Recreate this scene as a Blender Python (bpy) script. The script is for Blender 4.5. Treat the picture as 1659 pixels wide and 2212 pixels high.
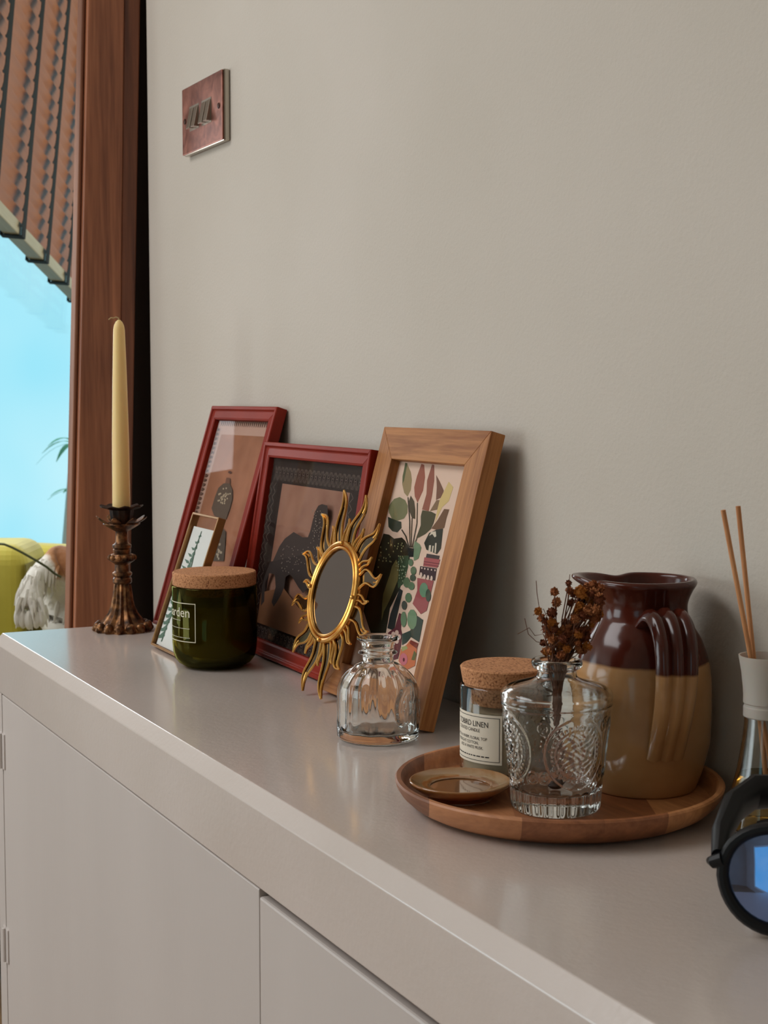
import bpy, bmesh, math, random
from math import sin, cos, pi, radians, sqrt, atan2
from mathutils import Vector, Matrix, noise

sc = bpy.context.scene
COL = sc.collection
for o in list(bpy.data.objects):
    bpy.data.objects.remove(o)

# ------------------------------------------------------------------ camera
cam = bpy.data.cameras.new('camera')
cam_ob = bpy.data.objects.new('camera', cam)
COL.objects.link(cam_ob)
YAW, PITCH = radians(27.2), radians(4.38)
cam_ob.location = (0, -0.685, 1.13)
cam_ob.rotation_euler = (pi / 2 - PITCH, 0, pi / 2 - YAW)
cam.sensor_fit = 'HORIZONTAL'
cam.sensor_width = 36.0
cam.lens = 36.0 * 3250 / 1659
cam.clip_start = 0.02
cam.dof.use_dof = True
cam.dof.focus_distance = 1.25
cam.dof.aperture_fstop = 32
sc.camera = cam_ob

# ------------------------------------------------------------------ colour management / sampling quality
sc.view_settings.view_transform = 'Standard'
sc.view_settings.look = 'None'
sc.view_settings.gamma = 1.0
sc.view_settings.use_curve_mapping = False
sc.view_settings.exposure = -0.22
sc.cycles.use_denoising = True
sc.cycles.use_adaptive_sampling = True
sc.cycles.adaptive_threshold = 0.04
sc.cycles.max_bounces = 11
sc.cycles.transmission_bounces = 11
sc.cycles.transparent_max_bounces = 16
sc.cycles.diffuse_bounces = 3
sc.cycles.sample_clamp_indirect = 4.0

# ------------------------------------------------------------------ world: hazy blue sky
w = bpy.data.worlds.new('sky')
sc.world = w
w.use_nodes = True
nt = w.node_tree
bg = nt.nodes['Background']
tc = nt.nodes.new('ShaderNodeTexCoord')
ns = nt.nodes.new('ShaderNodeTexNoise')
ns.inputs['Scale'].default_value = 5.0
ns.inputs['Detail'].default_value = 3.0
rp = nt.nodes.new('ShaderNodeValToRGB')
rp.color_ramp.elements[0].position = 0.38
rp.color_ramp.elements[0].color = (0.30, 0.79, 0.97, 1)
rp.color_ramp.elements[1].position = 0.72
rp.color_ramp.elements[1].color = (0.62, 0.93, 1.0, 1)
nt.links.new(tc.outputs['Generated'], ns.inputs['Vector'])
nt.links.new(ns.outputs['Fac'], rp.inputs['Fac'])
nt.links.new(rp.outputs['Color'], bg.inputs['Color'])
bg.inputs['Strength'].default_value = 1.15

# ------------------------------------------------------------------ daylight entering through the room's windows, plus added fill lamps
def area_light(name, loc, direction, sx, sy, power, col):
    l = bpy.data.lights.new(name, 'AREA')
    l.shape = 'RECTANGLE'
    l.size, l.size_y = sx, sy
    l.energy = power
    l.color = col
    o = bpy.data.objects.new(name, l)
    COL.objects.link(o)
    o.location = loc
    o.rotation_euler = Vector(direction).to_track_quat('-Z', 'Z').to_euler()
    return o
area_light('daylight_bay', (-5.15, -4.15, 1.45), (1, 0.72, -0.04), 2.3, 1.5, 30, (0.97, 0.985, 1.0))
area_light('daylight_garden_door', (-2.9, -5.35, 1.05), (0.15, 1, 0), 2.0, 1.9, 52, (0.97, 0.985, 1.0))
area_light('added_overhead_fill', (-1.6, -1.75, 2.47), (0.05, 0.05, -1), 1.7, 1.3, 44, (0.97, 0.985, 1.0))  # added lamp under the closed ceiling, brightens the sideboard top
area_light('daylight_slanted', (-3.1, -0.18, 1.45), (0.47, 0.86, -0.1), 0.8, 0.9, 11, (0.95, 0.97, 1.0))
area_light('added_sunroom_fill', (-3.7, 2.3, 1.5), (0, -1, -0.05), 2.2, 1.3, 17, (1.0, 0.88, 0.74))  # added unseen lamp, brightens the room side of the blind

# ------------------------------------------------------------------ helpers
def s2l(c):
    c = c / 255.0
    return c / 12.92 if c <= 0.04045 else ((c + 0.055) / 1.055) ** 2.4
def lin(rgb, k=1.0):
    return tuple(min(0.95, s2l(v) * k) for v in rgb) + (1.0,)

class NT:
    def __init__(self, name):
        self.m = bpy.data.materials.new(name)
        self.m.use_nodes = True
        self.t = self.m.node_tree
        self.b = self.t.nodes['Principled BSDF']
        self.out = self.t.nodes['Material Output']
    def n(self, kind, **kw):
        x = self.t.nodes.new('ShaderNode' + kind)
        for k, v in kw.items():
            if k in x.inputs: x.inputs[k].default_value = v
            else: setattr(x, k, v)
        return x
    def l(self, a, b): self.t.links.new(a, b)
    def set(self, **kw):
        names = dict(rough='Roughness', metal='Metallic', spec='Specular IOR Level', color='Base Color', ior='IOR',
                     trans='Transmission Weight', coat='Coat Weight', sheen='Sheen Weight', sss='Subsurface Weight')
        for k, v in kw.items(): self.b.inputs[names[k]].default_value = v
        return self

def coords(T, scale=(1, 1, 1), rot=(0, 0, 0), kind='Object'):
    tc = T.n('TexCoord')
    mp = T.n('Mapping')
    mp.inputs['Scale'].default_value = scale
    mp.inputs['Rotation'].default_value = rot
    T.l(tc.outputs[kind], mp.inputs['Vector'])
    return mp.outputs['Vector']

def bump(T, fac, strength, dist=0.001):
    b = T.n('Bump', Strength=strength, Distance=dist)
    T.l(fac, b.inputs['Height'])
    T.l(b.outputs['Normal'], T.b.inputs['Normal'])

def ramp(T, fac, stops):
    r = T.n('ValToRGB')
    e = r.color_ramp.elements
    while len(e) < len(stops): e.new(0.5)
    for x, (p, c) in zip(e, stops):
        x.position = p
        x.color = c
    T.l(fac, r.inputs['Fac'])
    return r.outputs['Color']

def plain(name, rgb, rough=0.5, k=1.0, **kw):
    T = NT(name)
    T.set(color=lin(rgb, k), rough=rough, **kw)
    return T.m

def noisy(name, rgb, rgb2, scale=40, rough=0.5, k=1.0, bstr=0.0, bdist=0.001, detail=4, stretch=(1, 1, 1), bscale=None, **kw):
    T = NT(name)
    T.set(rough=rough, **kw)
    v = coords(T, stretch)
    nz = T.n('TexNoise', Scale=scale, Detail=detail)
    T.l(v, nz.inputs['Vector'])
    T.l(ramp(T, nz.outputs['Fac'], [(0.35, lin(rgb, k)), (0.65, lin(rgb2, k))]), T.b.inputs['Base Color'])
    if bstr:
        nb = nz
        if bscale:
            nb = T.n('TexNoise', Scale=bscale, Detail=3)
            T.l(v, nb.inputs['Vector'])
        bump(T, nb.outputs['Fac'], bstr, bdist)
    return T.m

def wood(name, dark, light, scale=1.0, axis='z', rough=0.45, k=1.0, bstr=0.15, offset=0.0, contrast=(0.3, 0.7), **kw):
    T = NT(name)
    T.set(rough=rough, **kw)
    st = {'x': (4, 70, 70), 'y': (70, 4, 70), 'z': (70, 70, 4)}[axis]
    tc = T.n('TexCoord')
    mp = T.n('Mapping')
    mp.inputs['Scale'].default_value = tuple(s * scale for s in st)
    mp.inputs['Location'].default_value = (offset, offset * 0.7, offset * 1.3)
    T.l(tc.outputs['Object'], mp.inputs['Vector'])
    n1 = T.n('TexNoise', Scale=1.0, Detail=5.0, Roughness=0.6, Distortion=0.6)
    T.l(mp.outputs['Vector'], n1.inputs['Vector'])
    mp2 = T.n('Mapping')
    mp2.inputs['Scale'].default_value = tuple(s * scale * 6 for s in st)
    T.l(tc.outputs['Object'], mp2.inputs['Vector'])
    n2 = T.n('TexNoise', Scale=1.0, Detail=3.0)
    T.l(mp2.outputs['Vector'], n2.inputs['Vector'])
    mx = T.n('Math', operation='MULTIPLY_ADD')
    mx.inputs[1].default_value = 0.35
    T.l(n2.outputs['Fac'], mx.inputs[0])
    T.l(n1.outputs['Fac'], mx.inputs[2])
    sub = T.n('Math', operation='SUBTRACT')
    sub.inputs[1].default_value = 0.17
    T.l(mx.outputs[0], sub.inputs[0])
    T.l(ramp(T, sub.outputs[0], [(contrast[0], lin(dark, k)), (contrast[1], lin(light, k))]), T.b.inputs['Base Color'])
    if bstr: bump(T, sub.outputs[0], bstr, 0.0006)
    return T.m

def glassy(name, col=(1, 1, 1, 1), rough=0.0, ior=1.48):
    T = NT(name)
    g = T.n('BsdfGlass', Roughness=rough, IOR=ior)
    g.inputs['Color'].default_value = col
    T.l(g.outputs[0], T.out.inputs['Surface'])
    return T.m

def pane_mat(name, tint=(1, 1, 1, 1), refl=0.07, rough=0.02, gcol=(1, 1, 1, 1)):
    T = NT(name)
    a = T.n('BsdfTransparent')
    a.inputs['Color'].default_value = tint
    g = T.n('BsdfGlossy', Roughness=rough)
    g.inputs['Color'].default_value = gcol
    m = T.n('MixShader')
    m.inputs[0].default_value = refl
    T.l(a.outputs[0], m.inputs[1])
    T.l(g.outputs[0], m.inputs[2])
    T.l(m.outputs[0], T.out.inputs['Surface'])
    return T.m

class MB:
    """collects faces, builds ONE mesh object"""
    def __init__(self):
        self.v, self.f, self.mi, self.sm = [], [], [], []
    def add(self, vs, fs, mi=0, smooth=False):
        o = len(self.v)
        self.v += [tuple(p) for p in vs]
        for f in fs:
            self.f.append(tuple(i + o for i in f)); self.mi.append(mi); self.sm.append(smooth)
        return self
    def box(self, x0, x1, y0, y1, z0, z1, mi=0):
        vs = [(x, y, z) for z in (z0, z1) for y in (y0, y1) for x in (x0, x1)]
        return self.add(vs, [(0, 2, 3, 1), (4, 5, 7, 6), (0, 1, 5, 4), (2, 6, 7, 3), (0, 4, 6, 2), (1, 3, 7, 5)], mi)
    def hexa(self, q0, q1, mi=0):
        """two matching quads -> closed block"""
        return self.add(list(q0) + list(q1), [(3, 2, 1, 0), (4, 5, 6, 7), (0, 1, 5, 4), (1, 2, 6, 5), (2, 3, 7, 6), (3, 0, 4, 7)], mi)
    def poly(self, pts, mi=0): return self.add(pts, [tuple(range(len(pts)))], mi)
    def lathe(self, prof, n=48, mod=None, mi=0, c=(0, 0, 0), smooth=True, close=False):
        vs, fs = [], []
        m = len(prof)
        for i, (r, z) in enumerate(prof):
            for k in range(n):
                a = 2 * pi * k / n
                rr, zz = (r, z) if mod is None else mod(r, z, a, i)
                vs.append((c[0] + rr * cos(a), c[1] + rr * sin(a), c[2] + zz))
        rng = m if close else m - 1
        for i in range(rng):
            j = (i + 1) % m
            for k in range(n):
                l = (k + 1) % n
                fs.append((i * n + k, i * n + l, j * n + l, j * n + k))
        if not close:
            fs.append(tuple(reversed(range(n))))
            fs.append(tuple((m - 1) * n + k for k in range(n)))
        return self.add(vs, fs, mi, smooth)
    def tube(self, path, rad, n=8, mi=0, closed=False, flat=None, smooth=True):
        P = [Vector(p) for p in path]
        m = len(P)
        vs, fs = [], []
        up = None
        for i, p in enumerate(P):
            if closed: t = P[(i + 1) % m] - P[i - 1]
            else: t = P[min(i + 1, m - 1)] - P[max(i - 1, 0)]
            t.normalize()
            if up is None:
                up = Vector((0, 0, 1)) if abs(t.z) < 0.9 else Vector((1, 0, 0))
            a = (up - t * up.dot(t)).normalized()
            up = a
            b = t.cross(a)
            r = rad[i] if isinstance(rad, (list, tuple)) else rad
            fa, fb = flat if flat else (1, 1)
            for k in range(n):
                q = 2 * pi * k / n
                vs.append(p + a * (r * fa * cos(q)) + b * (r * fb * sin(q)))
        for i in range(m if closed else m - 1):
            j = (i + 1) % m
            for k in range(n):
                l = (k + 1) % n
                fs.append((i * n + k, i * n + l, j * n + l, j * n + k))
        if not closed:
            fs.append(tuple(reversed(range(n))))
            fs.append(tuple((m - 1) * n + k for k in range(n)))
        return self.add(vs, fs, mi, smooth)
    def ball(self, c, r, n=10, m=7, mi=0, mod=None):
        rx, ry, rz = r if isinstance(r, (tuple, list)) else (r, r, r)
        vs, fs = [(c[0], c[1], c[2] - rz)], []
        for i in range(1, m):
            t = -pi / 2 + pi * i / m
            for k in range(n):
                a = 2 * pi * k / n
                s = 1 if mod is None else mod(t, a)
                vs.append((c[0] + s * rx * cos(t) * cos(a), c[1] + s * ry * cos(t) * sin(a), c[2] + s * rz * sin(t)))
        vs.append((c[0], c[1], c[2] + rz))
        for k in range(n):
            fs.append((0, 1 + (k + 1) % n, 1 + k))
            fs.append((len(vs) - 1, 1 + (m - 2) * n + k, 1 + (m - 2) * n + (k + 1) % n))
        for i in range(m - 2):
            for k in range(n):
                l = (k + 1) % n
                fs.append((1 + i * n + k, 1 + i * n + l, 1 + (i + 1) * n + l, 1 + (i + 1) * n + k))
        return self.add(vs, fs, mi, True)
    def build(self, name, mats, parent=None, loc=None, rot=None, bevel=0.0, sub=0, sharp=35, bseg=2, **props):
        me = bpy.data.meshes.new(name)
        me.from_pydata(self.v, [], self.f)
        if not isinstance(mats, (list, tuple)): mats = [mats]
        for m in mats: me.materials.append(m)
        me.polygons.foreach_set('material_index', self.mi)
        me.polygons.foreach_set('use_smooth', self.sm)
        me.update()
        if any(self.sm): me.set_sharp_from_angle(angle=radians(sharp))
        o = bpy.data.objects.new(name, me)
        COL.objects.link(o)
        if parent: o.parent = parent
        if loc: o.location = loc
        if rot: o.rotation_euler = rot
        if bevel:
            b = o.modifiers.new('bevel', 'BEVEL')
            b.width = bevel; b.segments = bseg; b.limit_method = 'ANGLE'; b.angle_limit = radians(40)
        if sub:
            s = o.modifiers.new('sub', 'SUBSURF')
            s.levels = s.render_levels = sub
        for k, v in props.items(): o[k] = v
        return o

def thing(name, label, cat, loc=(0, 0, 0), rot=(0, 0, 0), group=None):
    o = bpy.data.objects.new(name, None)
    COL.objects.link(o)
    o.empty_display_size = 0.02
    o.location = loc
    o.rotation_euler = rot
    o['label'] = label
    o['category'] = cat
    if group: o['group'] = group
    return o
def tag(o, label, cat, group=None):
    o['label'] = label; o['category'] = cat
    if group: o['group'] = group
    return o
def copy_obj(o, parent=None, loc=None, rot=None, scale=None):
    c = o.copy()
    COL.objects.link(c)
    if parent: c.parent = parent
    if loc is not None: c.location = loc
    if rot is not None: c.rotation_euler = rot
    if scale is not None: c.scale = scale
    return c
def struct(o):
    o['kind'] = 'structure'
    return o

def wrapped_text(body, size, radius, ang_right, zbase, mat, name, parent, align='RIGHT', off=0.0002, condense=1.0):
    """flat lettering bent round a jar; ang_right = angle of the anchor, measured about +Z"""
    cu = bpy.data.curves.new(name, 'FONT')
    cu.body = body
    cu.size = size
    cu.align_x = align
    cu.resolution_u = 3
    t = bpy.data.objects.new('tmp', cu)
    COL.objects.link(t)
    me = bpy.data.meshes.new_from_object(t.evaluated_get(bpy.context.evaluated_depsgraph_get()))
    bpy.data.objects.remove(t)
    bm = bmesh.new()
    bm.from_mesh(me)
    bmesh.ops.triangulate(bm, faces=bm.faces)
    for v in bm.verts:
        a = ang_right + v.co.x * condense / radius
        v.co = ((radius + off) * cos(a), (radius + off) * sin(a), zbase + v.co.y)
    bm.to_mesh(me)
    bm.free()
    me.name = name
    me.materials.clear()
    me.materials.append(mat)
    o = bpy.data.objects.new(name, me)
    COL.objects.link(o)
    o.parent = parent
    return o

TOP = 0.85                       # height of the sideboard top
RX, RY = sin(YAW), cos(YAW)      # used only to turn round things so their prints face the room
FACE = atan2(-RX, RY)            # direction from the shelf towards the room

# ------------------------------------------------------------------ materials
M = {}
M['wall'] = noisy('warm_wall_paint', (194, 184, 171), (200, 190, 178), 3, 0.75, 1.05, 0.30, 0.0012, bscale=260)
M['ceiling'] = plain('ceiling_white', (238, 230, 220), 0.8)
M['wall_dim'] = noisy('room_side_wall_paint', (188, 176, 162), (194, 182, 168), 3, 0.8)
M['floor'] = wood('floor_boards', (120, 90, 62), (165, 128, 92), 0.4, 'x', 0.4)
M['paint'] = noisy('taupe_gloss_paint', (194, 182, 174), (200, 188, 181), 6, 0.28, 1.15, 0.32, 0.0008, bscale=190, coat=0.6)
M['paint'].node_tree.nodes['Principled BSDF'].inputs['Coat Roughness'].default_value = 0.12
M['paint_front'] = noisy('taupe_paint_front', (186, 176, 170), (192, 182, 176), 5, 0.42, 1.12, 0.15, 0.0008, bscale=160, stretch=(1, 1, 0.25))
M['gap'] = plain('shadow_gap_board', (95, 84, 78), 0.7)
M['walnut'] = wood('brown_post_wood', (88, 48, 30), (146, 92, 62), 0.45, 'z', 0.42, 1.8, 0.1)
M['walnut2'] = wood('brown_post_wood_dark', (72, 38, 24), (112, 66, 44), 0.5, 'z', 0.45, 1.7, 0.1, 3.1)
M['slat'] = wood('blind_wood', (158, 88, 42), (182, 108, 58), 0.25, 'x', 0.5, 1.3, 0.05)
M['rail'] = wood('blind_rail_wood', (182, 160, 122), (206, 186, 150), 0.25, 'x', 0.5, 1.15, 0.05)
M['lipping'] = wood('brown_lipping', (104, 62, 40), (140, 92, 64), 0.5, 'z', 0.7, 1.2, 0.1, 1.1)
M['tape'] = plain('black_ladder_tape', (34, 30, 26), 0.85)
M['white_frame'] = plain('white_window_frame', (238, 240, 236), 0.45)
M['pane'] = pane_mat('window_glass', (0.98, 1, 1, 1), 0.04)

# ------------------------------------------------------------------ printed artwork (mm on each sheet)
OAK_ART=[
((48, 44, 32),[(-65.8,156.5),(-54.4,156.4),(-42.8,153.6),(-28.5,155.9),(-20.7,153.4),(-8.9,147.2),(-4,137.3),(-5.8,128.2),(-67.2,121.7),(-69.3,138.9)]),
((44, 44, 34),[(-80.7,133.8),(-26.1,139.1),(-7.1,137.7),(-5.2,124.8),(-9.1,110.3),(-18.6,90.7),(-16.3,77.3),(-15.1,68.3),(-43.7,64.2),(-78.4,83)]),
((68, 84, 62),[(-26.1,139.1),(-7.6,140.9),(-3.5,130.4),(-4.8,115.1),(-12.4,109.9),(-22.5,123)]),
((150, 130, 95),[(-53.5,224.9),(-41.7,216.9),(-36,209.7),(-33.4,200.3),(-36.7,193.8),(-44.9,197),(-52.6,204.6),(-56.1,212.4),(-56,221)]),
((90, 95, 65),[(-57,225.3),(-52.4,224.9),(-50.7,208.4),(-52.4,205.1),(-55.5,212.5)]),
((152, 92, 76),[(-25.5,225.5),(-19.7,224.7),(-12.6,213.5),(-10.2,201.1),(-15,189.4),(-23.3,195.1),(-28.4,203.2),(-28.2,213.8)]),
((145, 90, 75),[(-5.5,225.8),(-1.2,225.4),(5.7,211.3),(8.5,197),(9,183.2),(-3.8,183.9),(-2.6,198.4),(-7.5,210.6)]),
((120, 85, 70),[(6.7,216.5),(16.1,210.8),(26.9,203.2),(26.8,197.1),(17.1,194),(13.1,205.5)]),
((130, 105, 80),[(18.1,194.1),(24,194.4),(24.2,185.8),(11,183.3)]),
((205, 178, 120),[(31.9,211.6),(41.9,207.1),(40.1,194.4),(31,188.3),(25,173.7),(23.7,184.7),(23.8,194.9),(28.3,204.3)]),
((120, 118, 85),[(-66.8,184.9),(-61.6,190.1),(-51.6,192.6),(-39.4,190.4),(-32,185.6),(-29.2,179),(-33,173.4),(-44.7,170.4),(-56.6,171.7),(-64.7,176.5),(-68.5,181.6)]),
((55, 60, 48),[(-65.1,172.7),(-44.7,170.4),(-36.7,170),(-33.4,164.4),(-39.3,159.7),(-49.4,160),(-59.2,163.5)]),
((85, 75, 60),[(-30.9,195.2),(-22,190.5),(-16.1,183),(-11.9,174.5),(-18.6,175),(-25.5,180.3),(-32,189.8)]),
((70, 60, 50),[(-9.9,148.2),(-22.5,172.1),(-36.4,193.3),(-34.3,193.4),(-20.2,172.3),(-8.2,148.3)]),
((70, 60, 50),[(-7.9,148.3),(-19.1,175),(-17.3,175.1),(-5.9,148.5)]),
((70, 60, 50),[(-5.9,148.5),(-7.8,170.6),(-16.1,189.3),(-14.2,189.4),(-5.5,170.3),(-3.8,148.7)]),
((60, 55, 45),[(-11.5,148),(-22.7,157.4),(-32.9,162.4),(-31.8,163.5),(-20.1,157.7),(-9.4,148.2)]),
((80, 70, 55),[(-3.6,148.2),(-0.1,163.5),(7.9,177),(9.3,176.3),(2.2,163.2),(-1.5,148.4)]),
((78, 74, 54),[(-2.6,183.4),(14.3,183.1),(23.1,181.6),(23,173.5),(20.7,167.7),(13,162.5),(1.6,158),(-1.7,158.2),(1,169.8),(-2.9,177.7)]),
((112, 82, 62),[(35.6,187.1),(44.5,187.2),(43.2,179.6),(43.5,170.6),(32.9,167.7),(21.4,168.3),(28.7,176.5)]),
((55, 55, 48),[(19.4,164.1),(30.7,168),(41.8,169.9),(46.3,152.3),(42,146.9),(21.7,149),(14.8,154.5)]),
((205, 190, 170),[(24.7,153.3),(28.1,153.7),(29.9,147.8),(25.8,147.9)]),
((205, 190, 170),[(30.7,153.4),(33.2,153.6),(34.6,147.5),(32.1,147.5)]),
((205, 190, 170),[(34.4,156.2),(36.8,156.5),(39.6,147.7),(37.1,147.7)]),
((205, 190, 170),[(22.9,165.4),(30.5,166.5),(33.5,162.2),(31.1,161),(25.8,163.6),(20.6,161.6)]),
((115, 135, 105),[(-3.2,155),(7.3,152.8),(11.8,150.1),(11.6,139.9),(4.6,137.2),(-1.6,145.3)]),
((40, 42, 40),[(-12.5,147.9),(-0.8,148),(1.9,140.5),(-6.2,139.7),(-11.5,143.9)]),
((70, 60, 60),[(24.3,145.7),(47.4,145.9),(47.1,142.4),(24.2,141.7)]),
((162, 86, 86),[(21.6,142.1),(49.9,142.8),(48.3,135.3),(23.2,134.3)]),
((110, 55, 60),[(22.7,138.7),(50.5,139.4),(50.3,138.6),(22.7,138)]),
((110, 55, 60),[(23.3,136.4),(50,137.1),(49.8,136.4),(23.3,135.8)]),
((115, 106, 66),[(-28.6,135),(-20.2,129.8),(-16,117.1),(-22.3,97.8),(-27.9,86.2),(-28,77.4),(-34.7,92.4),(-37.3,102),(-33.8,120.1),(-33.4,128.4)]),
((48, 52, 52),[(-9.1,110.3),(-2.7,108.9),(-2,83.1),(-1.1,72.4),(-13.9,72.8),(-14.8,85.7)]),
((62, 46, 50),[(18.1,133.7),(47.5,134.7),(49.6,123.9),(19.8,125.9)]),
((152, 82, 82),[(17.9,123),(47.6,123.7),(47.9,97.1),(39.4,92.8),(20.7,99.9),(23.4,112)]),
((98, 52, 58),[(0.7,88.8),(6.5,88.5),(10.7,75.7),(15.1,71.5),(18,61.3),(18.4,49.7),(5.9,45.6),(-1.8,60.5),(-10.8,68.9),(-0.3,75.2)]),
((60, 70, 63),[(34.1,90.6),(45.8,88.5),(48,69),(31.7,71.3),(26.8,65.8),(19.9,62.1),(15.1,71.5),(28,76.5)]),
((190, 108, 72),[(32.2,68.2),(46.9,64.6),(50.7,48.6),(36.6,42.1),(20.4,47.9),(19.5,58.4),(27.8,63.8)]),
((120, 60, 50),[(33,68.8),(47.5,67.8),(46.7,63),(32.4,65.6)]),
((150, 150, 98),[(19.6,60.5),(28.3,62.9),(31.6,60.7),(22.6,56.7)]),
((100, 100, 62),[(43.4,61),(48.8,58.7),(48.5,52.9),(42.3,52.4)]),
((95, 116, 88),[(7.4,117.6),(7.6,114.8),(5.2,112.7),(1.3,112.3),(-2.7,113.6),(-5.3,116.2),(-5.4,119),(-3.1,121),(0.9,121.5),(4.9,120.1)]),
((90, 108, 82),[(13.3,129),(13.5,126.6),(11.5,124.9),(8.3,124.6),(5,125.7),(2.8,127.9),(2.7,130.2),(4.7,131.9),(7.9,132.2),(11.2,131.1)]),
((100, 118, 92),[(4.2,135.5),(4.3,133.5),(2.7,132.1),(-0,131.8),(-2.9,132.8),(-4.7,134.6),(-4.9,136.7),(-3.2,138.1),(-0.5,138.4),(2.4,137.4)]),
((98, 120, 92),[(16.8,115.4),(16.7,113.2),(14.5,111.6),(11,111.2),(7.4,112.2),(5.3,114.1),(5.3,116.3),(7.6,118),(11.1,118.4),(14.6,117.4)]),
((92, 114, 86),[(16.6,104.8),(16.8,102.1),(14.7,100.2),(11.2,99.8),(7.5,101),(5.1,103.4),(4.9,106),(7,107.9),(10.6,108.4),(14.3,107.1)]),
((80, 84, 76),[(11.6,97.2),(11.9,94.7),(10.2,92.9),(7.3,92.6),(4.2,93.7),(2.1,96),(1.8,98.5),(3.4,100.3),(6.4,100.6),(9.5,99.4)]),
((72, 84, 70),[(15.3,122.8),(15.2,120.9),(13.2,119.5),(9.9,119.1),(6.8,119.9),(4.9,121.6),(5,123.5),(7,124.9),(10.3,125.3),(13.4,124.4)]),
((102, 134, 106),[(42.5,114.7),(42.9,110.8),(40.3,108),(35.6,107.4),(30.6,109.3),(27.3,112.9),(26.9,116.9),(29.5,119.7),(34.2,120.3),(39.2,118.4)]),
((66, 78, 66),[(49.1,110.8),(49.8,107.5),(48.6,105.3),(45.8,104.9),(42.6,106.6),(40.1,109.7),(39.4,113),(40.7,115.3),(43.5,115.6),(46.7,113.9)]),
((104, 126, 98),[(17.1,85.1),(18.1,81),(16.7,78.2),(13.5,77.8),(9.7,79.9),(6.7,83.7),(5.6,87.8),(7,90.6),(10.3,91.1),(14.1,88.9)]),
((110, 134, 104),[(35.5,87.6),(36.4,82.3),(33.7,78.6),(28.3,77.8),(22.4,80.4),(18.1,85.2),(17.2,90.6),(20,94.3),(25.4,95),(31.4,92.5)]),
((188, 106, 116),[(36,52),(36.2,48.7),(33.6,46.3),(29.2,45.6),(24.6,46.9),(21.7,49.7),(21.6,52.9),(24.2,55.4),(28.6,56.1),(33.1,54.7)]),
((90, 30, 40),[(31.5,50.7),(31.6,49.7),(31,48.9),(29.9,48.7),(28.7,49.2),(27.8,50.1),(27.7,51.2),(28.3,52),(29.4,52.1),(30.6,51.7)]),
((202, 172, 158),[(15.2,68.9),(15,67),(12.9,66),(10,66.3),(8.1,67.8),(8.3,69.7),(10.5,70.7),(13.3,70.4)]),
((202, 172, 158),[(13.1,64.8),(12.9,62.9),(10.7,61.8),(7.9,62.2),(5.9,63.7),(6.1,65.5),(8.3,66.6),(11.2,66.3)]),
((202, 172, 158),[(5.9,65.2),(5.7,63.3),(3.6,62.2),(0.7,62.6),(-1.3,64.1),(-1.1,66),(1.1,67),(4,66.7)]),
((202, 172, 158),[(3.7,69.6),(3.5,67.7),(1.3,66.6),(-1.6,67),(-3.5,68.5),(-3.3,70.4),(-1.1,71.5),(1.8,71.1)]),
((202, 172, 158),[(9.5,71.8),(9.3,70),(7.1,68.9),(4.2,69.3),(2.3,70.8),(2.5,72.7),(4.7,73.7),(7.5,73.4)]),
((90, 80, 60),[(8,67.8),(8.1,66.4),(6.9,65.6),(5.1,66),(3.8,67.2),(3.7,68.6),(4.9,69.4),(6.7,69.1)]),
((205, 180, 165),[(26,126.6),(26.1,124.9),(25,124.1),(23.2,124.6),(21.8,126.1),(21.6,127.8),(22.8,128.6),(24.6,128.1)]),
((205, 180, 165),[(32.9,125.5),(33.1,123.8),(32,123),(30.3,123.5),(28.9,125),(28.7,126.7),(29.8,127.5),(31.6,127)]),
((205, 180, 165),[(39.3,125.5),(39.5,123.8),(38.4,123),(36.7,123.5),(35.3,125.1),(35.1,126.7),(36.2,127.5),(38,127)]),
((205, 180, 165),[(45.6,125.6),(45.8,123.9),(44.7,123.1),(43,123.6),(41.6,125.1),(41.5,126.8),(42.6,127.6),(44.3,127.1)]),
((205, 180, 165),[(23.9,132.5),(23.6,131.6),(22.3,131.5),(21.2,132.2),(21.5,133.1),(22.9,133.2)]),
((205, 180, 165),[(29.3,132.5),(29,131.6),(27.7,131.5),(26.6,132.2),(26.9,133.1),(28.2,133.2)]),
((205, 180, 165),[(35.1,132.6),(34.9,131.7),(33.5,131.6),(32.5,132.3),(32.8,133.2),(34.1,133.3)]),
((205, 180, 165),[(41.4,132.7),(41.2,131.9),(39.8,131.7),(38.8,132.4),(39.1,133.3),(40.4,133.4)]),
((205, 180, 165),[(47.7,132.8),(47.4,132),(46.1,131.9),(45.1,132.6),(45.3,133.4),(46.6,133.6)]),
((150, 145, 100),[(-62.3,143.6),(-62.7,142.7),(-64,142.9),(-64.5,143.9),(-63.5,144.3)]),
((150, 145, 100),[(-20.5,138.6),(-20.8,137.7),(-22.1,137.9),(-22.6,138.8),(-21.6,139.2)]),
((150, 145, 100),[(-59.3,138.7),(-59.6,137.9),(-61,138),(-61.5,139),(-60.5,139.4)]),
((150, 145, 100),[(-42.4,147.4),(-42.8,146.6),(-44.1,146.7),(-44.6,147.7),(-43.6,148.1)]),
((150, 145, 100),[(-29.7,149.7),(-30.1,148.9),(-31.4,149.1),(-31.9,150),(-30.9,150.4)]),
((150, 145, 100),[(-42.5,138.1),(-42.8,137.3),(-44.2,137.5),(-44.7,138.4),(-43.6,138.8)]),
((150, 145, 100),[(-39.5,136.6),(-39.9,135.8),(-41.2,135.9),(-41.7,136.9),(-40.7,137.3)]),
((150, 145, 100),[(-19.1,129.1),(-19.4,128.3),(-20.7,128.5),(-21.2,129.4),(-20.2,129.8)]),
((150, 145, 100),[(-46.4,134.3),(-46.8,133.5),(-48.1,133.7),(-48.6,134.6),(-47.6,135)]),
((150, 145, 100),[(-29.5,145.1),(-29.8,144.3),(-31.1,144.5),(-31.6,145.4),(-30.6,145.8)]),
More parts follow.
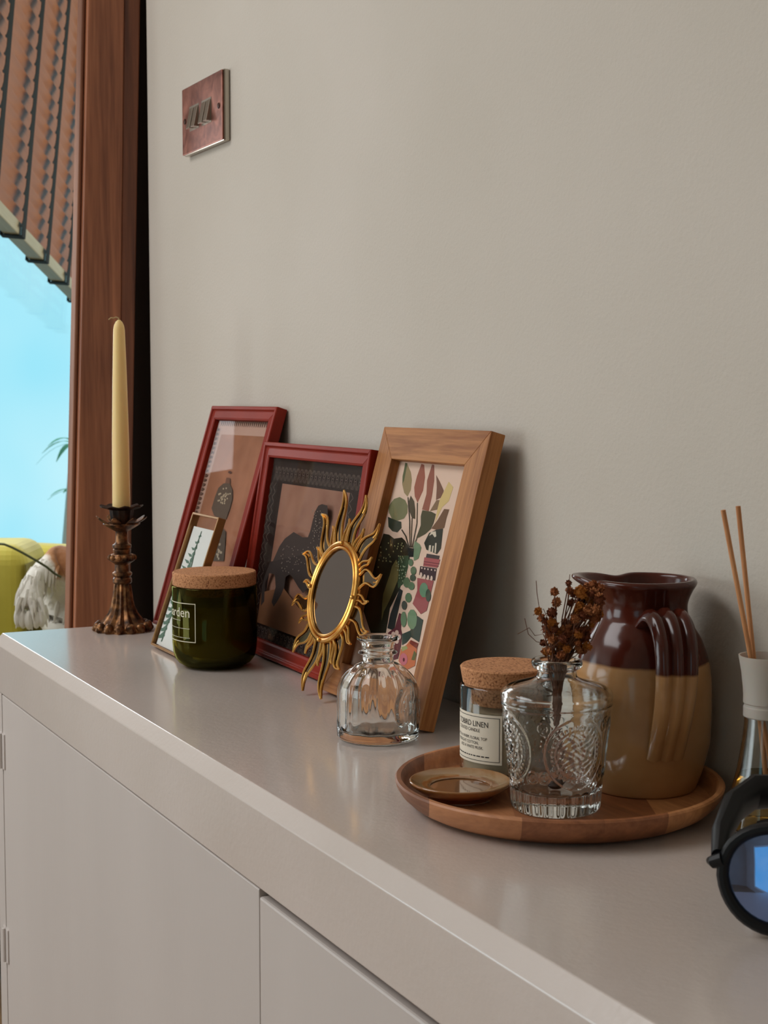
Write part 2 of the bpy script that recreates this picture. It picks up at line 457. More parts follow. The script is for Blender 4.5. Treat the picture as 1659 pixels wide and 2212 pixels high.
((150, 145, 100),[(-57.2,124.8),(-57.6,123.9),(-58.9,124.1),(-59.4,125),(-58.4,125.5)]),
((150, 145, 100),[(-50,142.7),(-50.3,141.8),(-51.7,142),(-52.2,143),(-51.1,143.4)]),
((150, 145, 100),[(-15.9,138.9),(-16.2,138.1),(-17.5,138.3),(-18,139.2),(-17,139.6)]),
((150, 145, 100),[(-35.1,132.2),(-35.4,131.4),(-36.7,131.6),(-37.2,132.5),(-36.2,132.9)]),
((150, 145, 100),[(-59.1,131.5),(-59.5,130.7),(-60.9,130.9),(-61.4,131.8),(-60.3,132.2)]),
((150, 145, 100),[(-48.8,148.6),(-49.2,147.8),(-50.5,148),(-51,148.9),(-50,149.3)]),
((150, 145, 100),[(-23.3,129.3),(-23.7,128.5),(-25,128.7),(-25.5,129.6),(-24.4,130)]),
((150, 145, 100),[(-50.7,134.4),(-51.1,133.5),(-52.4,133.7),(-52.9,134.7),(-51.9,135.1)]),
((150, 145, 100),[(-44.5,132.1),(-44.8,131.2),(-46.2,131.4),(-46.7,132.4),(-45.6,132.8)]),
((150, 145, 100),[(-29.1,147.1),(-29.4,146.2),(-30.7,146.4),(-31.2,147.4),(-30.2,147.8)]),
((150, 145, 100),[(-18.1,136.9),(-18.4,136),(-19.7,136.2),(-20.2,137.1),(-19.2,137.6)]),
((150, 145, 100),[(-23.6,132.2),(-23.9,131.3),(-25.2,131.5),(-25.7,132.4),(-24.7,132.9)]),
((150, 145, 100),[(-37.5,132.4),(-37.8,131.5),(-39.1,131.7),(-39.6,132.6),(-38.6,133)]),
((150, 145, 100),[(-22.5,150.7),(-22.8,149.8),(-24.2,150),(-24.6,151),(-23.6,151.4)]),
((150, 145, 100),[(-20.4,143.4),(-20.7,142.6),(-22,142.7),(-22.5,143.7),(-21.5,144.1)]),
((150, 145, 100),[(-42.6,147.7),(-42.9,146.9),(-44.3,147.1),(-44.8,148),(-43.7,148.4)]),
((150, 145, 100),[(-29.4,145.2),(-29.7,144.3),(-31,144.5),(-31.5,145.5),(-30.5,145.9)]),
((150, 145, 100),[(-20.7,146.4),(-21.1,145.6),(-22.4,145.7),(-22.9,146.7),(-21.8,147.1)]),
((150, 145, 100),[(-35.1,141.9),(-35.4,141),(-36.8,141.2),(-37.2,142.1),(-36.2,142.6)]),
((150, 145, 100),[(-35,147.1),(-35.3,146.3),(-36.7,146.5),(-37.2,147.4),(-36.1,147.8)]),
((150, 145, 100),[(-50.6,131.3),(-51,130.5),(-52.3,130.7),(-52.8,131.6),(-51.8,132)]),
((150, 145, 100),[(-23.2,138.7),(-23.5,137.9),(-24.8,138),(-25.3,139),(-24.3,139.4)]),
((150, 145, 100),[(-19.1,148.3),(-19.4,147.5),(-20.7,147.7),(-21.2,148.6),(-20.2,149)]),
((150, 145, 100),[(-23.1,148.9),(-23.4,148.1),(-24.7,148.3),(-25.2,149.2),(-24.2,149.6)]),
((150, 160, 130),[(-2.8,125.5),(-3.1,124.8),(-4.3,124.9),(-4.8,125.8),(-3.8,126.1)]),
((150, 160, 130),[(-4.4,117.5),(-4.7,116.7),(-5.9,116.9),(-6.3,117.7),(-5.4,118.1)]),
((150, 160, 130),[(-3.7,121.7),(-4,120.9),(-5.2,121),(-5.6,121.9),(-4.7,122.3)]),
((150, 160, 130),[(-19.3,129.6),(-19.7,128.8),(-20.9,129),(-21.3,129.9),(-20.4,130.2)]),
((150, 160, 130),[(-20.8,133.5),(-21.2,132.7),(-22.4,132.9),(-22.8,133.7),(-21.9,134.1)]),
((150, 160, 130),[(-11.5,119.2),(-11.8,118.5),(-13.1,118.6),(-13.5,119.5),(-12.5,119.8)]),
((150, 160, 130),[(-19,131.3),(-19.4,130.5),(-20.6,130.7),(-21,131.6),(-20.1,131.9)]),
((150, 160, 130),[(-7.4,119.9),(-7.7,119.1),(-8.9,119.3),(-9.4,120.1),(-8.4,120.5)]),
((150, 160, 130),[(-1.9,123.7),(-2.2,123),(-3.4,123.1),(-3.8,123.9),(-2.9,124.3)]),
((150, 160, 130),[(-15,126),(-15.3,125.3),(-16.5,125.4),(-17,126.3),(-16,126.7)]),
((150, 160, 130),[(-13,137.5),(-13.3,136.8),(-14.5,136.9),(-14.9,137.8),(-14,138.2)]),
((150, 160, 130),[(-9.9,130.6),(-10.2,129.8),(-11.4,130),(-11.8,130.8),(-10.9,131.2)]),
((150, 160, 130),[(-7.9,123.9),(-8.2,123.2),(-9.5,123.3),(-9.9,124.2),(-8.9,124.5)]),
((150, 160, 130),[(-8.3,127.2),(-8.7,126.5),(-9.9,126.6),(-10.3,127.5),(-9.4,127.8)]),
((150, 160, 130),[(-13.6,134.1),(-14,133.4),(-15.2,133.5),(-15.6,134.4),(-14.7,134.7)]),
((150, 160, 130),[(-15.3,135.6),(-15.7,134.8),(-16.9,135),(-17.3,135.9),(-16.4,136.2)]),
((150, 160, 130),[(-11,126.6),(-11.4,125.9),(-12.6,126),(-13,126.9),(-12,127.3)]),
((150, 160, 130),[(-8.2,130.2),(-8.5,129.4),(-9.7,129.6),(-10.1,130.4),(-9.2,130.8)]),
((150, 160, 130),[(-18.1,126.1),(-18.4,125.3),(-19.7,125.5),(-20.1,126.3),(-19.1,126.7)]),
((150, 160, 130),[(-12.9,121.8),(-13.3,121),(-14.5,121.1),(-14.9,122),(-14,122.4)]),
((150, 160, 130),[(-14.1,129.9),(-14.5,129.1),(-15.7,129.3),(-16.1,130.1),(-15.2,130.5)]),
((150, 160, 130),[(-6.2,130.4),(-6.5,129.7),(-7.7,129.8),(-8.1,130.7),(-7.2,131)]),
]
RED1_ART=[
((86, 70, 58),[(-11.5,183.6),(4.9,184.5),(18,177.1),(24.5,166.9),(24.6,153.6),(21.7,141.9),(5,141.6),(-13.7,143.8),(-26.6,151.9),(-25.8,165.6),(-22.7,177.6)]),
((110, 74, 58),[(-7.8,191),(1.8,191),(6.9,184.6),(-7.4,183.8)]),
((84, 52, 44),[(2.4,198),(1.7,196.8),(-1.5,196.2),(-5.3,196.5),(-7.5,197.5),(-6.7,198.7),(-3.5,199.3),(0.2,199)]),
((74, 62, 52),[(17.7,131.8),(30.9,127.6),(39.6,110.8),(46.3,93.9),(12.6,90.7),(12.5,103.9),(13.6,121.8)]),
((168, 148, 122),[(-1.6,163.8),(-2.3,162.6),(-4.8,162.9),(-5.8,164.3),(-3.7,164.9)]),
((168, 148, 122),[(-0.7,167.7),(-1.4,166.5),(-4,166.8),(-4.9,168.2),(-2.9,168.8)]),
((168, 148, 122),[(-13.1,170.5),(-13.7,169.3),(-16.4,169.6),(-17.3,171),(-15.3,171.6)]),
((168, 148, 122),[(-9.9,171.1),(-10.6,169.8),(-13.2,170.1),(-14.1,171.6),(-12.1,172.1)]),
((168, 148, 122),[(16.7,172.4),(16,171.2),(13.5,171.5),(12.6,172.9),(14.6,173.5)]),
((168, 148, 122),[(1.9,178.3),(1.3,177),(-1.3,177.3),(-2.2,178.8),(-0.2,179.3)]),
((168, 148, 122),[(5.1,172),(4.4,170.8),(1.9,171.1),(0.9,172.5),(2.9,173.1)]),
((168, 148, 122),[(-4.6,167.2),(-5.3,166),(-7.8,166.3),(-8.8,167.7),(-6.8,168.3)]),
((168, 148, 122),[(1.9,160.7),(1.3,159.5),(-1.3,159.8),(-2.2,161.2),(-0.2,161.8)]),
((168, 148, 122),[(-2,160.6),(-2.7,159.4),(-5.3,159.7),(-6.2,161.1),(-4.2,161.7)]),
((168, 148, 122),[(-0.5,169.2),(-1.1,168),(-3.7,168.3),(-4.6,169.7),(-2.6,170.3)]),
((168, 148, 122),[(-4.8,165.8),(-5.5,164.6),(-8.1,164.9),(-9,166.3),(-7,166.9)]),
((168, 148, 122),[(1.7,170.4),(1,169.1),(-1.5,169.4),(-2.4,170.9),(-0.4,171.4)]),
((168, 148, 122),[(7.5,162.5),(6.9,161.3),(4.3,161.6),(3.4,163),(5.4,163.6)]),
((168, 148, 122),[(-7.5,162.8),(-8.1,161.5),(-10.7,161.8),(-11.7,163.3),(-9.6,163.9)]),
((168, 148, 122),[(0.2,165.1),(-0.5,163.8),(-3.1,164.1),(-4,165.5),(-2,166.1)]),
((168, 148, 122),[(7.8,170.2),(7.1,168.9),(4.6,169.2),(3.7,170.7),(5.7,171.2)]),
((168, 148, 122),[(6.5,165),(5.8,163.7),(3.2,164),(2.3,165.5),(4.3,166)]),
((168, 148, 122),[(-0.2,164.9),(-0.9,163.6),(-3.5,163.9),(-4.4,165.3),(-2.4,165.9)]),
((168, 148, 122),[(-13.6,169.8),(-14.3,168.6),(-16.9,168.9),(-17.8,170.3),(-15.8,170.9)]),
((168, 148, 122),[(8.6,164.5),(7.9,163.2),(5.3,163.5),(4.4,164.9),(6.4,165.5)]),
((168, 148, 122),[(-5.2,177.2),(-5.9,176),(-8.5,176.3),(-9.4,177.7),(-7.4,178.3)]),
((168, 148, 122),[(6.8,168.5),(6.1,167.2),(3.6,167.5),(2.7,169),(4.7,169.5)]),
((168, 148, 122),[(-12.7,169.8),(-13.4,168.6),(-16,168.9),(-16.9,170.3),(-14.9,170.9)]),
((168, 148, 122),[(13.1,166.3),(12.4,165.1),(9.9,165.4),(9,166.8),(11,167.4)]),
((168, 148, 122),[(9.1,160.1),(8.4,158.9),(5.9,159.2),(5,160.6),(7,161.2)]),
((168, 148, 122),[(12.1,171.5),(11.4,170.3),(8.9,170.6),(7.9,172),(9.9,172.6)]),
((168, 148, 122),[(5.6,168.3),(4.9,167),(2.3,167.3),(1.4,168.8),(3.4,169.3)]),
((168, 148, 122),[(-10.4,162.1),(-11.1,160.9),(-13.7,161.2),(-14.6,162.6),(-12.6,163.2)]),
((168, 148, 122),[(3.8,159.8),(3.1,158.6),(0.5,158.8),(-0.4,160.3),(1.6,160.8)]),
((150, 135, 115),[(19.7,112.6),(19.1,110.8),(16,111.2),(14.7,113.2),(17,114)]),
((150, 135, 115),[(27.6,112.1),(27,110.4),(23.9,110.8),(22.6,112.7),(24.9,113.6)]),
((150, 135, 115),[(27.1,100),(26.4,98.3),(23.4,98.6),(22.1,100.6),(24.4,101.4)]),
((150, 135, 115),[(30.3,99.8),(29.7,98.1),(26.6,98.4),(25.4,100.4),(27.6,101.2)]),
((150, 135, 115),[(20.7,115.4),(20.1,113.7),(17,114.1),(15.7,116.1),(18,116.9)]),
((150, 135, 115),[(30.5,97.5),(29.9,95.8),(26.8,96.1),(25.6,98.1),(27.8,98.9)]),
((150, 135, 115),[(34.9,95.5),(34.3,93.8),(31.2,94.1),(29.9,96.1),(32.2,96.9)]),
((150, 135, 115),[(11.2,109.8),(10.6,108.1),(7.5,108.5),(6.2,110.4),(8.5,111.3)]),
((150, 135, 115),[(35.2,102.9),(34.6,101.1),(31.6,101.5),(30.3,103.4),(32.6,104.3)]),
((150, 135, 115),[(29.9,103),(29.3,101.2),(26.2,101.6),(25,103.5),(27.3,104.4)]),
((150, 135, 115),[(37.7,103.2),(37.1,101.4),(34.1,101.8),(32.8,103.7),(35.1,104.6)]),
((150, 135, 115),[(28,105.4),(27.3,103.7),(24.3,104.1),(23,106),(25.3,106.9)]),
((150, 135, 115),[(26.9,111.7),(26.3,109.9),(23.3,110.3),(22,112.3),(24.3,113.1)]),
((150, 135, 115),[(31.7,104.4),(31.1,102.7),(28,103),(26.8,105),(29.1,105.8)]),
]
RED2_ART=[
((60, 50, 46),[(39.1,171.7),(52.6,171),(56.8,162.1),(53.2,148.8),(60,130.2),(75,104.3),(-79.4,87.8),(-56.9,119.6),(-45.5,128.8),(-23.8,137.9),(2,134.4),(15.5,135.6),(19,142.2),(23.3,162.1),(30.3,169.6)]),
((52, 43, 40),[(-76,101.1),(9.6,116.7),(33.3,119),(43.7,91.1),(24,78.4),(9.8,83),(-9.6,91.4),(-17.8,93.4),(-27.4,89.5),(-27,78.8),(-32.8,69.5),(-40.9,61.3),(-48.2,55.3),(-55.6,59.5),(-50.6,76.1),(-57.3,88.4),(-73.4,89.6),(-82.2,76.9),(-76.5,57.6),(-84,51.5),(-90,71.5),(-85.6,85.4)]),
((120, 105, 95),[(38.1,117.2),(37.2,116.4),(35.8,117),(36.7,117.7)]),
((120, 105, 95),[(-41.4,107.6),(-42.4,106.8),(-43.9,107.4),(-42.9,108.2)]),
((120, 105, 95),[(47.1,113.1),(46.2,112.3),(44.8,112.9),(45.7,113.7)]),
((120, 105, 95),[(22.6,118.5),(21.7,117.7),(20.3,118.2),(21.2,119)]),
((120, 105, 95),[(-3.6,105.5),(-4.5,104.7),(-5.9,105.3),(-5,106.1)]),
((120, 105, 95),[(-31.8,97.9),(-32.8,97.1),(-34.3,97.6),(-33.3,98.5)]),
((120, 105, 95),[(52.4,103.7),(51.6,102.9),(50.2,103.5),(51.1,104.3)]),
((120, 105, 95),[(-34.5,121.9),(-35.5,121.1),(-37,121.7),(-36,122.5)]),
((120, 105, 95),[(48.1,120.6),(47.2,119.8),(45.8,120.4),(46.7,121.1)]),
((120, 105, 95),[(-16.7,115),(-17.7,114.2),(-19.1,114.8),(-18.2,115.6)]),
((120, 105, 95),[(21.6,125.6),(20.8,124.8),(19.4,125.3),(20.2,126.1)]),
((120, 105, 95),[(9.5,108.7),(8.6,107.9),(7.1,108.5),(8,109.3)]),
((120, 105, 95),[(26.2,130.6),(25.4,129.9),(24,130.4),(24.9,131.2)]),
((120, 105, 95),[(40.1,118.8),(39.2,118),(37.9,118.6),(38.7,119.4)]),
((120, 105, 95),[(3,111.2),(2.1,110.4),(0.6,110.9),(1.5,111.7)]),
((120, 105, 95),[(-9.7,99.6),(-10.7,98.7),(-12.1,99.3),(-11.2,100.1)]),
((120, 105, 95),[(-21.1,109.4),(-22,108.6),(-23.5,109.2),(-22.6,110)]),
((120, 105, 95),[(-25,106.7),(-25.9,105.9),(-27.4,106.4),(-26.5,107.2)]),
((120, 105, 95),[(54.1,106.4),(53.3,105.6),(51.9,106.1),(52.8,106.9)]),
((120, 105, 95),[(-28.5,106),(-29.5,105.2),(-31,105.8),(-30,106.6)]),
((120, 105, 95),[(45.7,126.6),(44.8,125.8),(43.5,126.4),(44.4,127.1)]),
((120, 105, 95),[(2.5,106.3),(1.6,105.5),(0.2,106.1),(1.1,106.9)]),
((120, 105, 95),[(32.9,117.6),(32.1,116.8),(30.7,117.4),(31.6,118.1)]),
((120, 105, 95),[(25.2,110),(24.3,109.2),(22.9,109.8),(23.8,110.6)]),
((120, 105, 95),[(-4.7,107.5),(-5.6,106.7),(-7.1,107.3),(-6.2,108.1)]),
((120, 105, 95),[(19.3,108.5),(18.4,107.7),(17,108.3),(17.9,109.1)]),
((120, 105, 95),[(8.3,118.8),(7.4,118),(6,118.6),(6.9,119.4)]),
((120, 105, 95),[(7,100.2),(6.1,99.4),(4.6,99.9),(5.5,100.7)]),
((120, 105, 95),[(-28.5,121.4),(-29.4,120.6),(-30.9,121.2),(-30,122)]),
((120, 105, 95),[(-39.2,97.6),(-40.2,96.8),(-41.7,97.3),(-40.7,98.2)]),
((120, 105, 95),[(55.7,126.4),(54.8,125.6),(53.5,126.2),(54.3,126.9)]),
((120, 105, 95),[(-19.4,120.6),(-20.3,119.8),(-21.8,120.4),(-20.8,121.2)]),
((120, 105, 95),[(19.2,115.2),(18.3,114.4),(16.9,115),(17.8,115.8)]),
((120, 105, 95),[(38.6,125.6),(37.7,124.8),(36.3,125.4),(37.2,126.2)]),
((120, 105, 95),[(47.2,118.6),(46.3,117.8),(44.9,118.3),(45.8,119.1)]),
((120, 105, 95),[(43.9,107.8),(43,107),(41.6,107.5),(42.5,108.3)]),
((120, 105, 95),[(50.8,117.8),(49.9,117.1),(48.6,117.6),(49.5,118.4)]),
((120, 105, 95),[(21,113),(20.1,112.2),(18.7,112.8),(19.6,113.5)]),
((120, 105, 95),[(-24,110.5),(-24.9,109.6),(-26.4,110.2),(-25.4,111)]),
((120, 105, 95),[(56.8,105.8),(56,105.1),(54.6,105.6),(55.5,106.4)]),
((120, 105, 95),[(-40.5,103.6),(-41.4,102.8),(-42.9,103.3),(-42,104.2)]),
((120, 105, 95),[(-13.6,123.2),(-14.5,122.4),(-16,122.9),(-15,123.7)]),
((120, 105, 95),[(-26,100.8),(-26.9,100),(-28.4,100.6),(-27.5,101.4)]),
((120, 105, 95),[(55.8,117.7),(55,116.9),(53.6,117.4),(54.5,118.2)]),
((120, 105, 95),[(-3.2,112.2),(-4.1,111.4),(-5.5,112),(-4.6,112.8)]),
((120, 105, 95),[(45.4,109.6),(44.5,108.9),(43.2,109.4),(44,110.2)]),
((120, 105, 95),[(-41.2,118.2),(-42.2,117.3),(-43.7,117.9),(-42.7,118.8)]),
((120, 105, 95),[(46.4,117.6),(45.6,116.8),(44.2,117.4),(45.1,118.1)]),
((120, 105, 95),[(28.4,106.9),(27.5,106.2),(26.1,106.7),(27,107.5)]),
((120, 105, 95),[(25.8,108),(24.9,107.2),(23.5,107.8),(24.4,108.6)]),
((120, 105, 95),[(10.6,122.4),(9.7,121.6),(8.3,122.2),(9.2,123)]),
((120, 105, 95),[(-18.5,95.2),(-19.4,94.4),(-20.9,95),(-19.9,95.8)]),
((120, 105, 95),[(-41.4,102.6),(-42.3,101.8),(-43.8,102.4),(-42.9,103.2)]),
((120, 105, 95),[(44.9,125.5),(44,124.7),(42.6,125.3),(43.5,126.1)]),
((120, 105, 95),[(-40.7,112.1),(-41.7,111.3),(-43.2,111.9),(-42.2,112.7)]),
((120, 105, 95),[(-9.4,113.2),(-10.3,112.3),(-11.8,112.9),(-10.9,113.7)]),
((120, 105, 95),[(6.5,99.5),(5.6,98.7),(4.1,99.3),(5,100.1)]),
((120, 105, 95),[(-26.4,96),(-27.3,95.1),(-28.8,95.7),(-27.9,96.5)]),
((120, 105, 95),[(-34.5,95.3),(-35.4,94.5),(-36.9,95),(-36,95.9)]),
((120, 105, 95),[(-6,105),(-6.9,104.2),(-8.3,104.8),(-7.4,105.6)]),
((120, 105, 95),[(-45.1,110.2),(-46.1,109.3),(-47.6,109.9),(-46.7,110.7)]),
((120, 105, 95),[(28.8,111.6),(27.9,110.9),(26.5,111.4),(27.4,112.2)]),
((120, 105, 95),[(36.5,127.2),(35.7,126.4),(34.3,127),(35.2,127.7)]),
((120, 105, 95),[(-0.1,109.2),(-1,108.4),(-2.4,109),(-1.5,109.8)]),
((120, 105, 95),[(-37.6,98.3),(-38.5,97.5),(-40,98),(-39.1,98.9)]),
((120, 105, 95),[(-2.8,120.6),(-3.7,119.8),(-5.1,120.4),(-4.2,121.2)]),
((120, 105, 95),[(-18.7,106.2),(-19.6,105.4),(-21.1,105.9),(-20.2,106.8)]),
((120, 105, 95),[(-42.7,117),(-43.6,116.2),(-45.1,116.8),(-44.2,117.6)]),
((120, 105, 95),[(-14.6,119.1),(-15.5,118.3),(-17,118.9),(-16,119.7)]),
((120, 105, 95),[(33.7,113.3),(32.9,112.5),(31.5,113),(32.4,113.8)]),
((120, 105, 95),[(52.7,141),(51.8,140.3),(50.5,140.8),(51.4,141.6)]),
((120, 105, 95),[(31.6,153.9),(30.8,153.2),(29.4,153.7),(30.3,154.5)]),
((120, 105, 95),[(26,156.7),(25.1,155.9),(23.7,156.5),(24.6,157.3)]),
((120, 105, 95),[(45.4,139.2),(44.5,138.5),(43.2,139.1),(44,139.8)]),
((120, 105, 95),[(32,153.2),(31.1,152.4),(29.7,153),(30.6,153.8)]),
((120, 105, 95),[(53.6,131.2),(52.8,130.4),(51.4,131),(52.3,131.8)]),
((120, 105, 95),[(22.5,163.1),(21.6,162.4),(20.2,163),(21.1,163.7)]),
((120, 105, 95),[(46.2,148.4),(45.3,147.6),(43.9,148.2),(44.8,149)]),
((120, 105, 95),[(39.4,142.5),(38.5,141.7),(37.1,142.3),(38,143.1)]),
((120, 105, 95),[(40.3,164.4),(39.4,163.7),(38.1,164.3),(38.9,165)]),
((120, 105, 95),[(57.7,131.6),(56.8,130.8),(55.5,131.4),(56.3,132.1)]),
((120, 105, 95),[(36.9,148.7),(36,147.9),(34.6,148.5),(35.5,149.3)]),
((120, 105, 95),[(34.7,143.9),(33.8,143.1),(32.5,143.7),(33.3,144.5)]),
((120, 105, 95),[(32.2,145.8),(31.3,145),(30,145.6),(30.8,146.4)]),
((120, 105, 95),[(50.1,148.3),(49.2,147.5),(47.8,148.1),(48.7,148.9)]),
((120, 105, 95),[(43.6,160.4),(42.7,159.7),(41.3,160.3),(42.2,161)]),
((120, 105, 95),[(44.3,162.6),(43.4,161.9),(42,162.5),(42.9,163.2)]),
((120, 105, 95),[(35,138.8),(34.1,138),(32.8,138.6),(33.6,139.4)]),
((120, 105, 95),[(29,161.7),(28.1,161),(26.7,161.6),(27.6,162.3)]),
((120, 105, 95),[(32.7,135.7),(31.8,135),(30.5,135.6),(31.3,136.3)]),
((120, 105, 95),[(20.6,163.6),(19.7,162.8),(18.3,163.4),(19.2,164.2)]),
((120, 105, 95),[(54.9,138.1),(54,137.3),(52.7,137.9),(53.5,138.7)]),
((120, 105, 95),[(31.8,159.1),(30.9,158.3),(29.5,158.9),(30.4,159.7)]),
((120, 105, 95),[(52.9,137.7),(52.1,136.9),(50.7,137.5),(51.6,138.3)]),
((120, 105, 95),[(44.3,146.9),(43.4,146.1),(42.1,146.7),(42.9,147.5)]),
((120, 105, 95),[(46.7,129.8),(45.9,129.1),(44.5,129.6),(45.4,130.4)]),
((120, 105, 95),[(34.3,163.5),(33.4,162.7),(32,163.3),(32.9,164.1)]),
((120, 105, 95),[(29.6,143.2),(28.8,142.4),(27.4,143),(28.2,143.8)]),
((120, 105, 95),[(47.3,143.4),(46.4,142.6),(45.1,143.2),(45.9,144)]),
((120, 105, 95),[(43,155.9),(42.1,155.2),(40.7,155.8),(41.6,156.5)]),
((120, 105, 95),[(32.8,156.3),(32,155.5),(30.6,156.1),(31.5,156.9)]),
((120, 105, 95),[(32.9,156.3),(32,155.5),(30.6,156.1),(31.5,156.9)]),
((120, 105, 95),[(43.3,161.6),(42.4,160.9),(41.1,161.5),(41.9,162.2)]),
((120, 105, 95),[(34.8,139),(33.9,138.2),(32.5,138.8),(33.4,139.6)]),
((120, 105, 95),[(34.6,153.5),(33.7,152.7),(32.3,153.3),(33.2,154.1)]),
((120, 105, 95),[(57.1,134),(56.3,133.2),(54.9,133.8),(55.8,134.6)]),
((120, 105, 95),[(27.3,160.2),(26.4,159.4),(25,160),(25.9,160.8)]),
((120, 105, 95),[(40.3,144.9),(39.4,144.1),(38.1,144.7),(38.9,145.5)]),
((120, 105, 95),[(36.7,143.9),(35.9,143.2),(34.5,143.7),(35.4,144.5)]),
((120, 105, 95),[(48.4,136.3),(47.6,135.5),(46.2,136.1),(47.1,136.9)]),
((120, 105, 95),[(34.7,141.7),(33.9,140.9),(32.5,141.5),(33.4,142.3)]),
((120, 105, 95),[(21.7,163.3),(20.8,162.6),(19.4,163.2),(20.3,163.9)]),
((120, 105, 95),[(22.4,161.4),(21.5,160.6),(20.1,161.2),(21,162)]),
((120, 105, 95),[(45,153.1),(44.2,152.4),(42.8,153),(43.7,153.7)]),
((120, 105, 95),[(38.6,149.5),(37.7,148.8),(36.4,149.4),(37.2,150.1)]),
((120, 105, 95),[(25.4,164.3),(24.5,163.6),(23.1,164.2),(24,164.9)]),
((120, 105, 95),[(36.1,133.5),(35.2,132.7),(33.9,133.3),(34.7,134.1)]),
((120, 105, 95),[(34.1,150.4),(33.3,149.6),(31.9,150.2),(32.8,151)]),
((120, 105, 95),[(36.7,138.1),(35.8,137.3),(34.4,137.9),(35.3,138.7)]),
((120, 105, 95),[(43.1,152.5),(42.3,151.7),(40.9,152.3),(41.8,153.1)]),
]
FERN=[
((96, 118, 104),[(-7,130.7),(-2.5,131.6),(-6.2,133.4),(-10.9,132)]),
((96, 118, 104),[(-7,130.7),(-7.3,132.3),(-12.5,131.8),(-11.1,129.9)]),
((96, 118, 104),[(-8.3,122.7),(-3.4,124.5),(-6.9,127.7),(-12.1,125)]),
((96, 118, 104),[(-8.3,122.7),(-10.2,124.8),(-18.3,124.7),(-14.3,122.2)]),
((96, 118, 104),[(-9.6,114.8),(-4.2,117.5),(-7.6,122),(-13.4,117.9)]),
((96, 118, 104),[(-9.6,114.8),(-13.1,117.2),(-23.9,117.5),(-17.4,114.5)]),
((96, 118, 104),[(-10.9,106.9),(-5.1,110.3),(-8.4,116),(-14.7,110.7)]),
((96, 118, 104),[(-10.9,106.9),(-15.9,109.6),(-29.1,110.2),(-20.4,106.8)]),
((96, 118, 104),[(-12.1,98.9),(-5.9,103),(-9.2,109.7),(-16,103.4)]),
((96, 118, 104),[(-12.1,98.9),(-18.4,102),(-33.8,102.8),(-23.1,98.9)]),
((96, 118, 104),[(-13.4,91),(-6.9,95.6),(-10.2,103),(-17.4,96)]),
((96, 118, 104),[(-13.4,91),(-20.6,94.2),(-37.7,95.2),(-25.5,91)]),
((96, 118, 104),[(-14.7,83),(-7.9,88),(-11.2,95.9),(-18.8,88.3)]),
((96, 118, 104),[(-14.7,83),(-22.5,86.4),(-40.7,87.4),(-27.6,83.1)]),
((96, 118, 104),[(-16,75),(-8.9,80.2),(-12.4,88.3),(-20.3,80.5)]),
((96, 118, 104),[(-16,75),(-24,78.5),(-42.8,79.5),(-29.3,75)]),
((96, 118, 104),[(-17.3,67.1),(-10,72.2),(-13.7,80.2),(-21.8,72.5)]),
((96, 118, 104),[(-17.3,67.1),(-25.1,70.6),(-43.9,71.3),(-30.6,66.9)]),
((96, 118, 104),[(-18.6,59.1),(-11.1,64),(-15.2,71.7),(-23.4,64.2)]),
((96, 118, 104),[(-18.6,59.1),(-25.8,62.6),(-43.9,63.1),(-31.5,58.8)]),
((96, 118, 104),[(-19.9,51.1),(-12.3,55.6),(-16.8,62.6),(-25,55.8)]),
((96, 118, 104),[(-19.9,51.1),(-26.1,54.5),(-43.1,54.6),(-32.1,50.5)]),
((96, 118, 104),[(-21.2,43.1),(-13.5,47.1),(-18.5,53.2),(-26.7,47.2)]),
((96, 118, 104),[(-21.2,43.1),(-26.1,46.4),(-41.4,46.1),(-32.3,42.2)]),
((96, 118, 104),[(-22.5,35.1),(-14.8,38.4),(-20.2,43.4),(-28.4,38.4)]),
((96, 118, 104),[(-22.5,35.1),(-25.9,38.2),(-39,37.5),(-32.2,33.9)]),
((96, 118, 104),[(-23.8,27.1),(-15.9,30.4),(-21.5,35.4),(-30,30.4)]),
((96, 118, 104),[(-23.8,27.1),(-27.1,30.3),(-40.3,29.4),(-33.6,25.8)]),
((96, 118, 104),[(-25.1,19.1),(-16.9,22.5),(-22.8,27.4),(-31.5,22.4)]),
((96, 118, 104),[(-25.1,19.1),(-28.3,22.3),(-41.6,21.4),(-35,17.7)]),
((96, 118, 104),[(-26.4,11.1),(-18,14.5),(-24.1,19.4),(-33,14.4)]),
((96, 118, 104),[(-26.4,11.1),(-29.5,14.4),(-42.9,13.3),(-36.5,9.6)]),
((84, 104, 90),[(-8.2,137.2),(-6,137.4),(-7.4,117.4),(-10.5,117.1)]),
((84, 104, 90),[(-10.1,117.2),(-7.9,117.4),(-3.1,97.3),(-6.2,97)]),
((84, 104, 90),[(-5.7,97),(-3.5,97.2),(-7.7,71.3),(-10.8,70.9)]),
((84, 104, 90),[(-10.4,71),(-8.2,71.2),(-12.2,50.2),(-15.3,49.8)]),
((84, 104, 90),[(-14.9,49.8),(-12.7,50.1),(-19.8,26.9),(-22.9,26.5)]),
((84, 104, 90),[(-22.4,26.6),(-20.2,26.9),(-21.2,7.8),(-24.4,7.3)]),
]

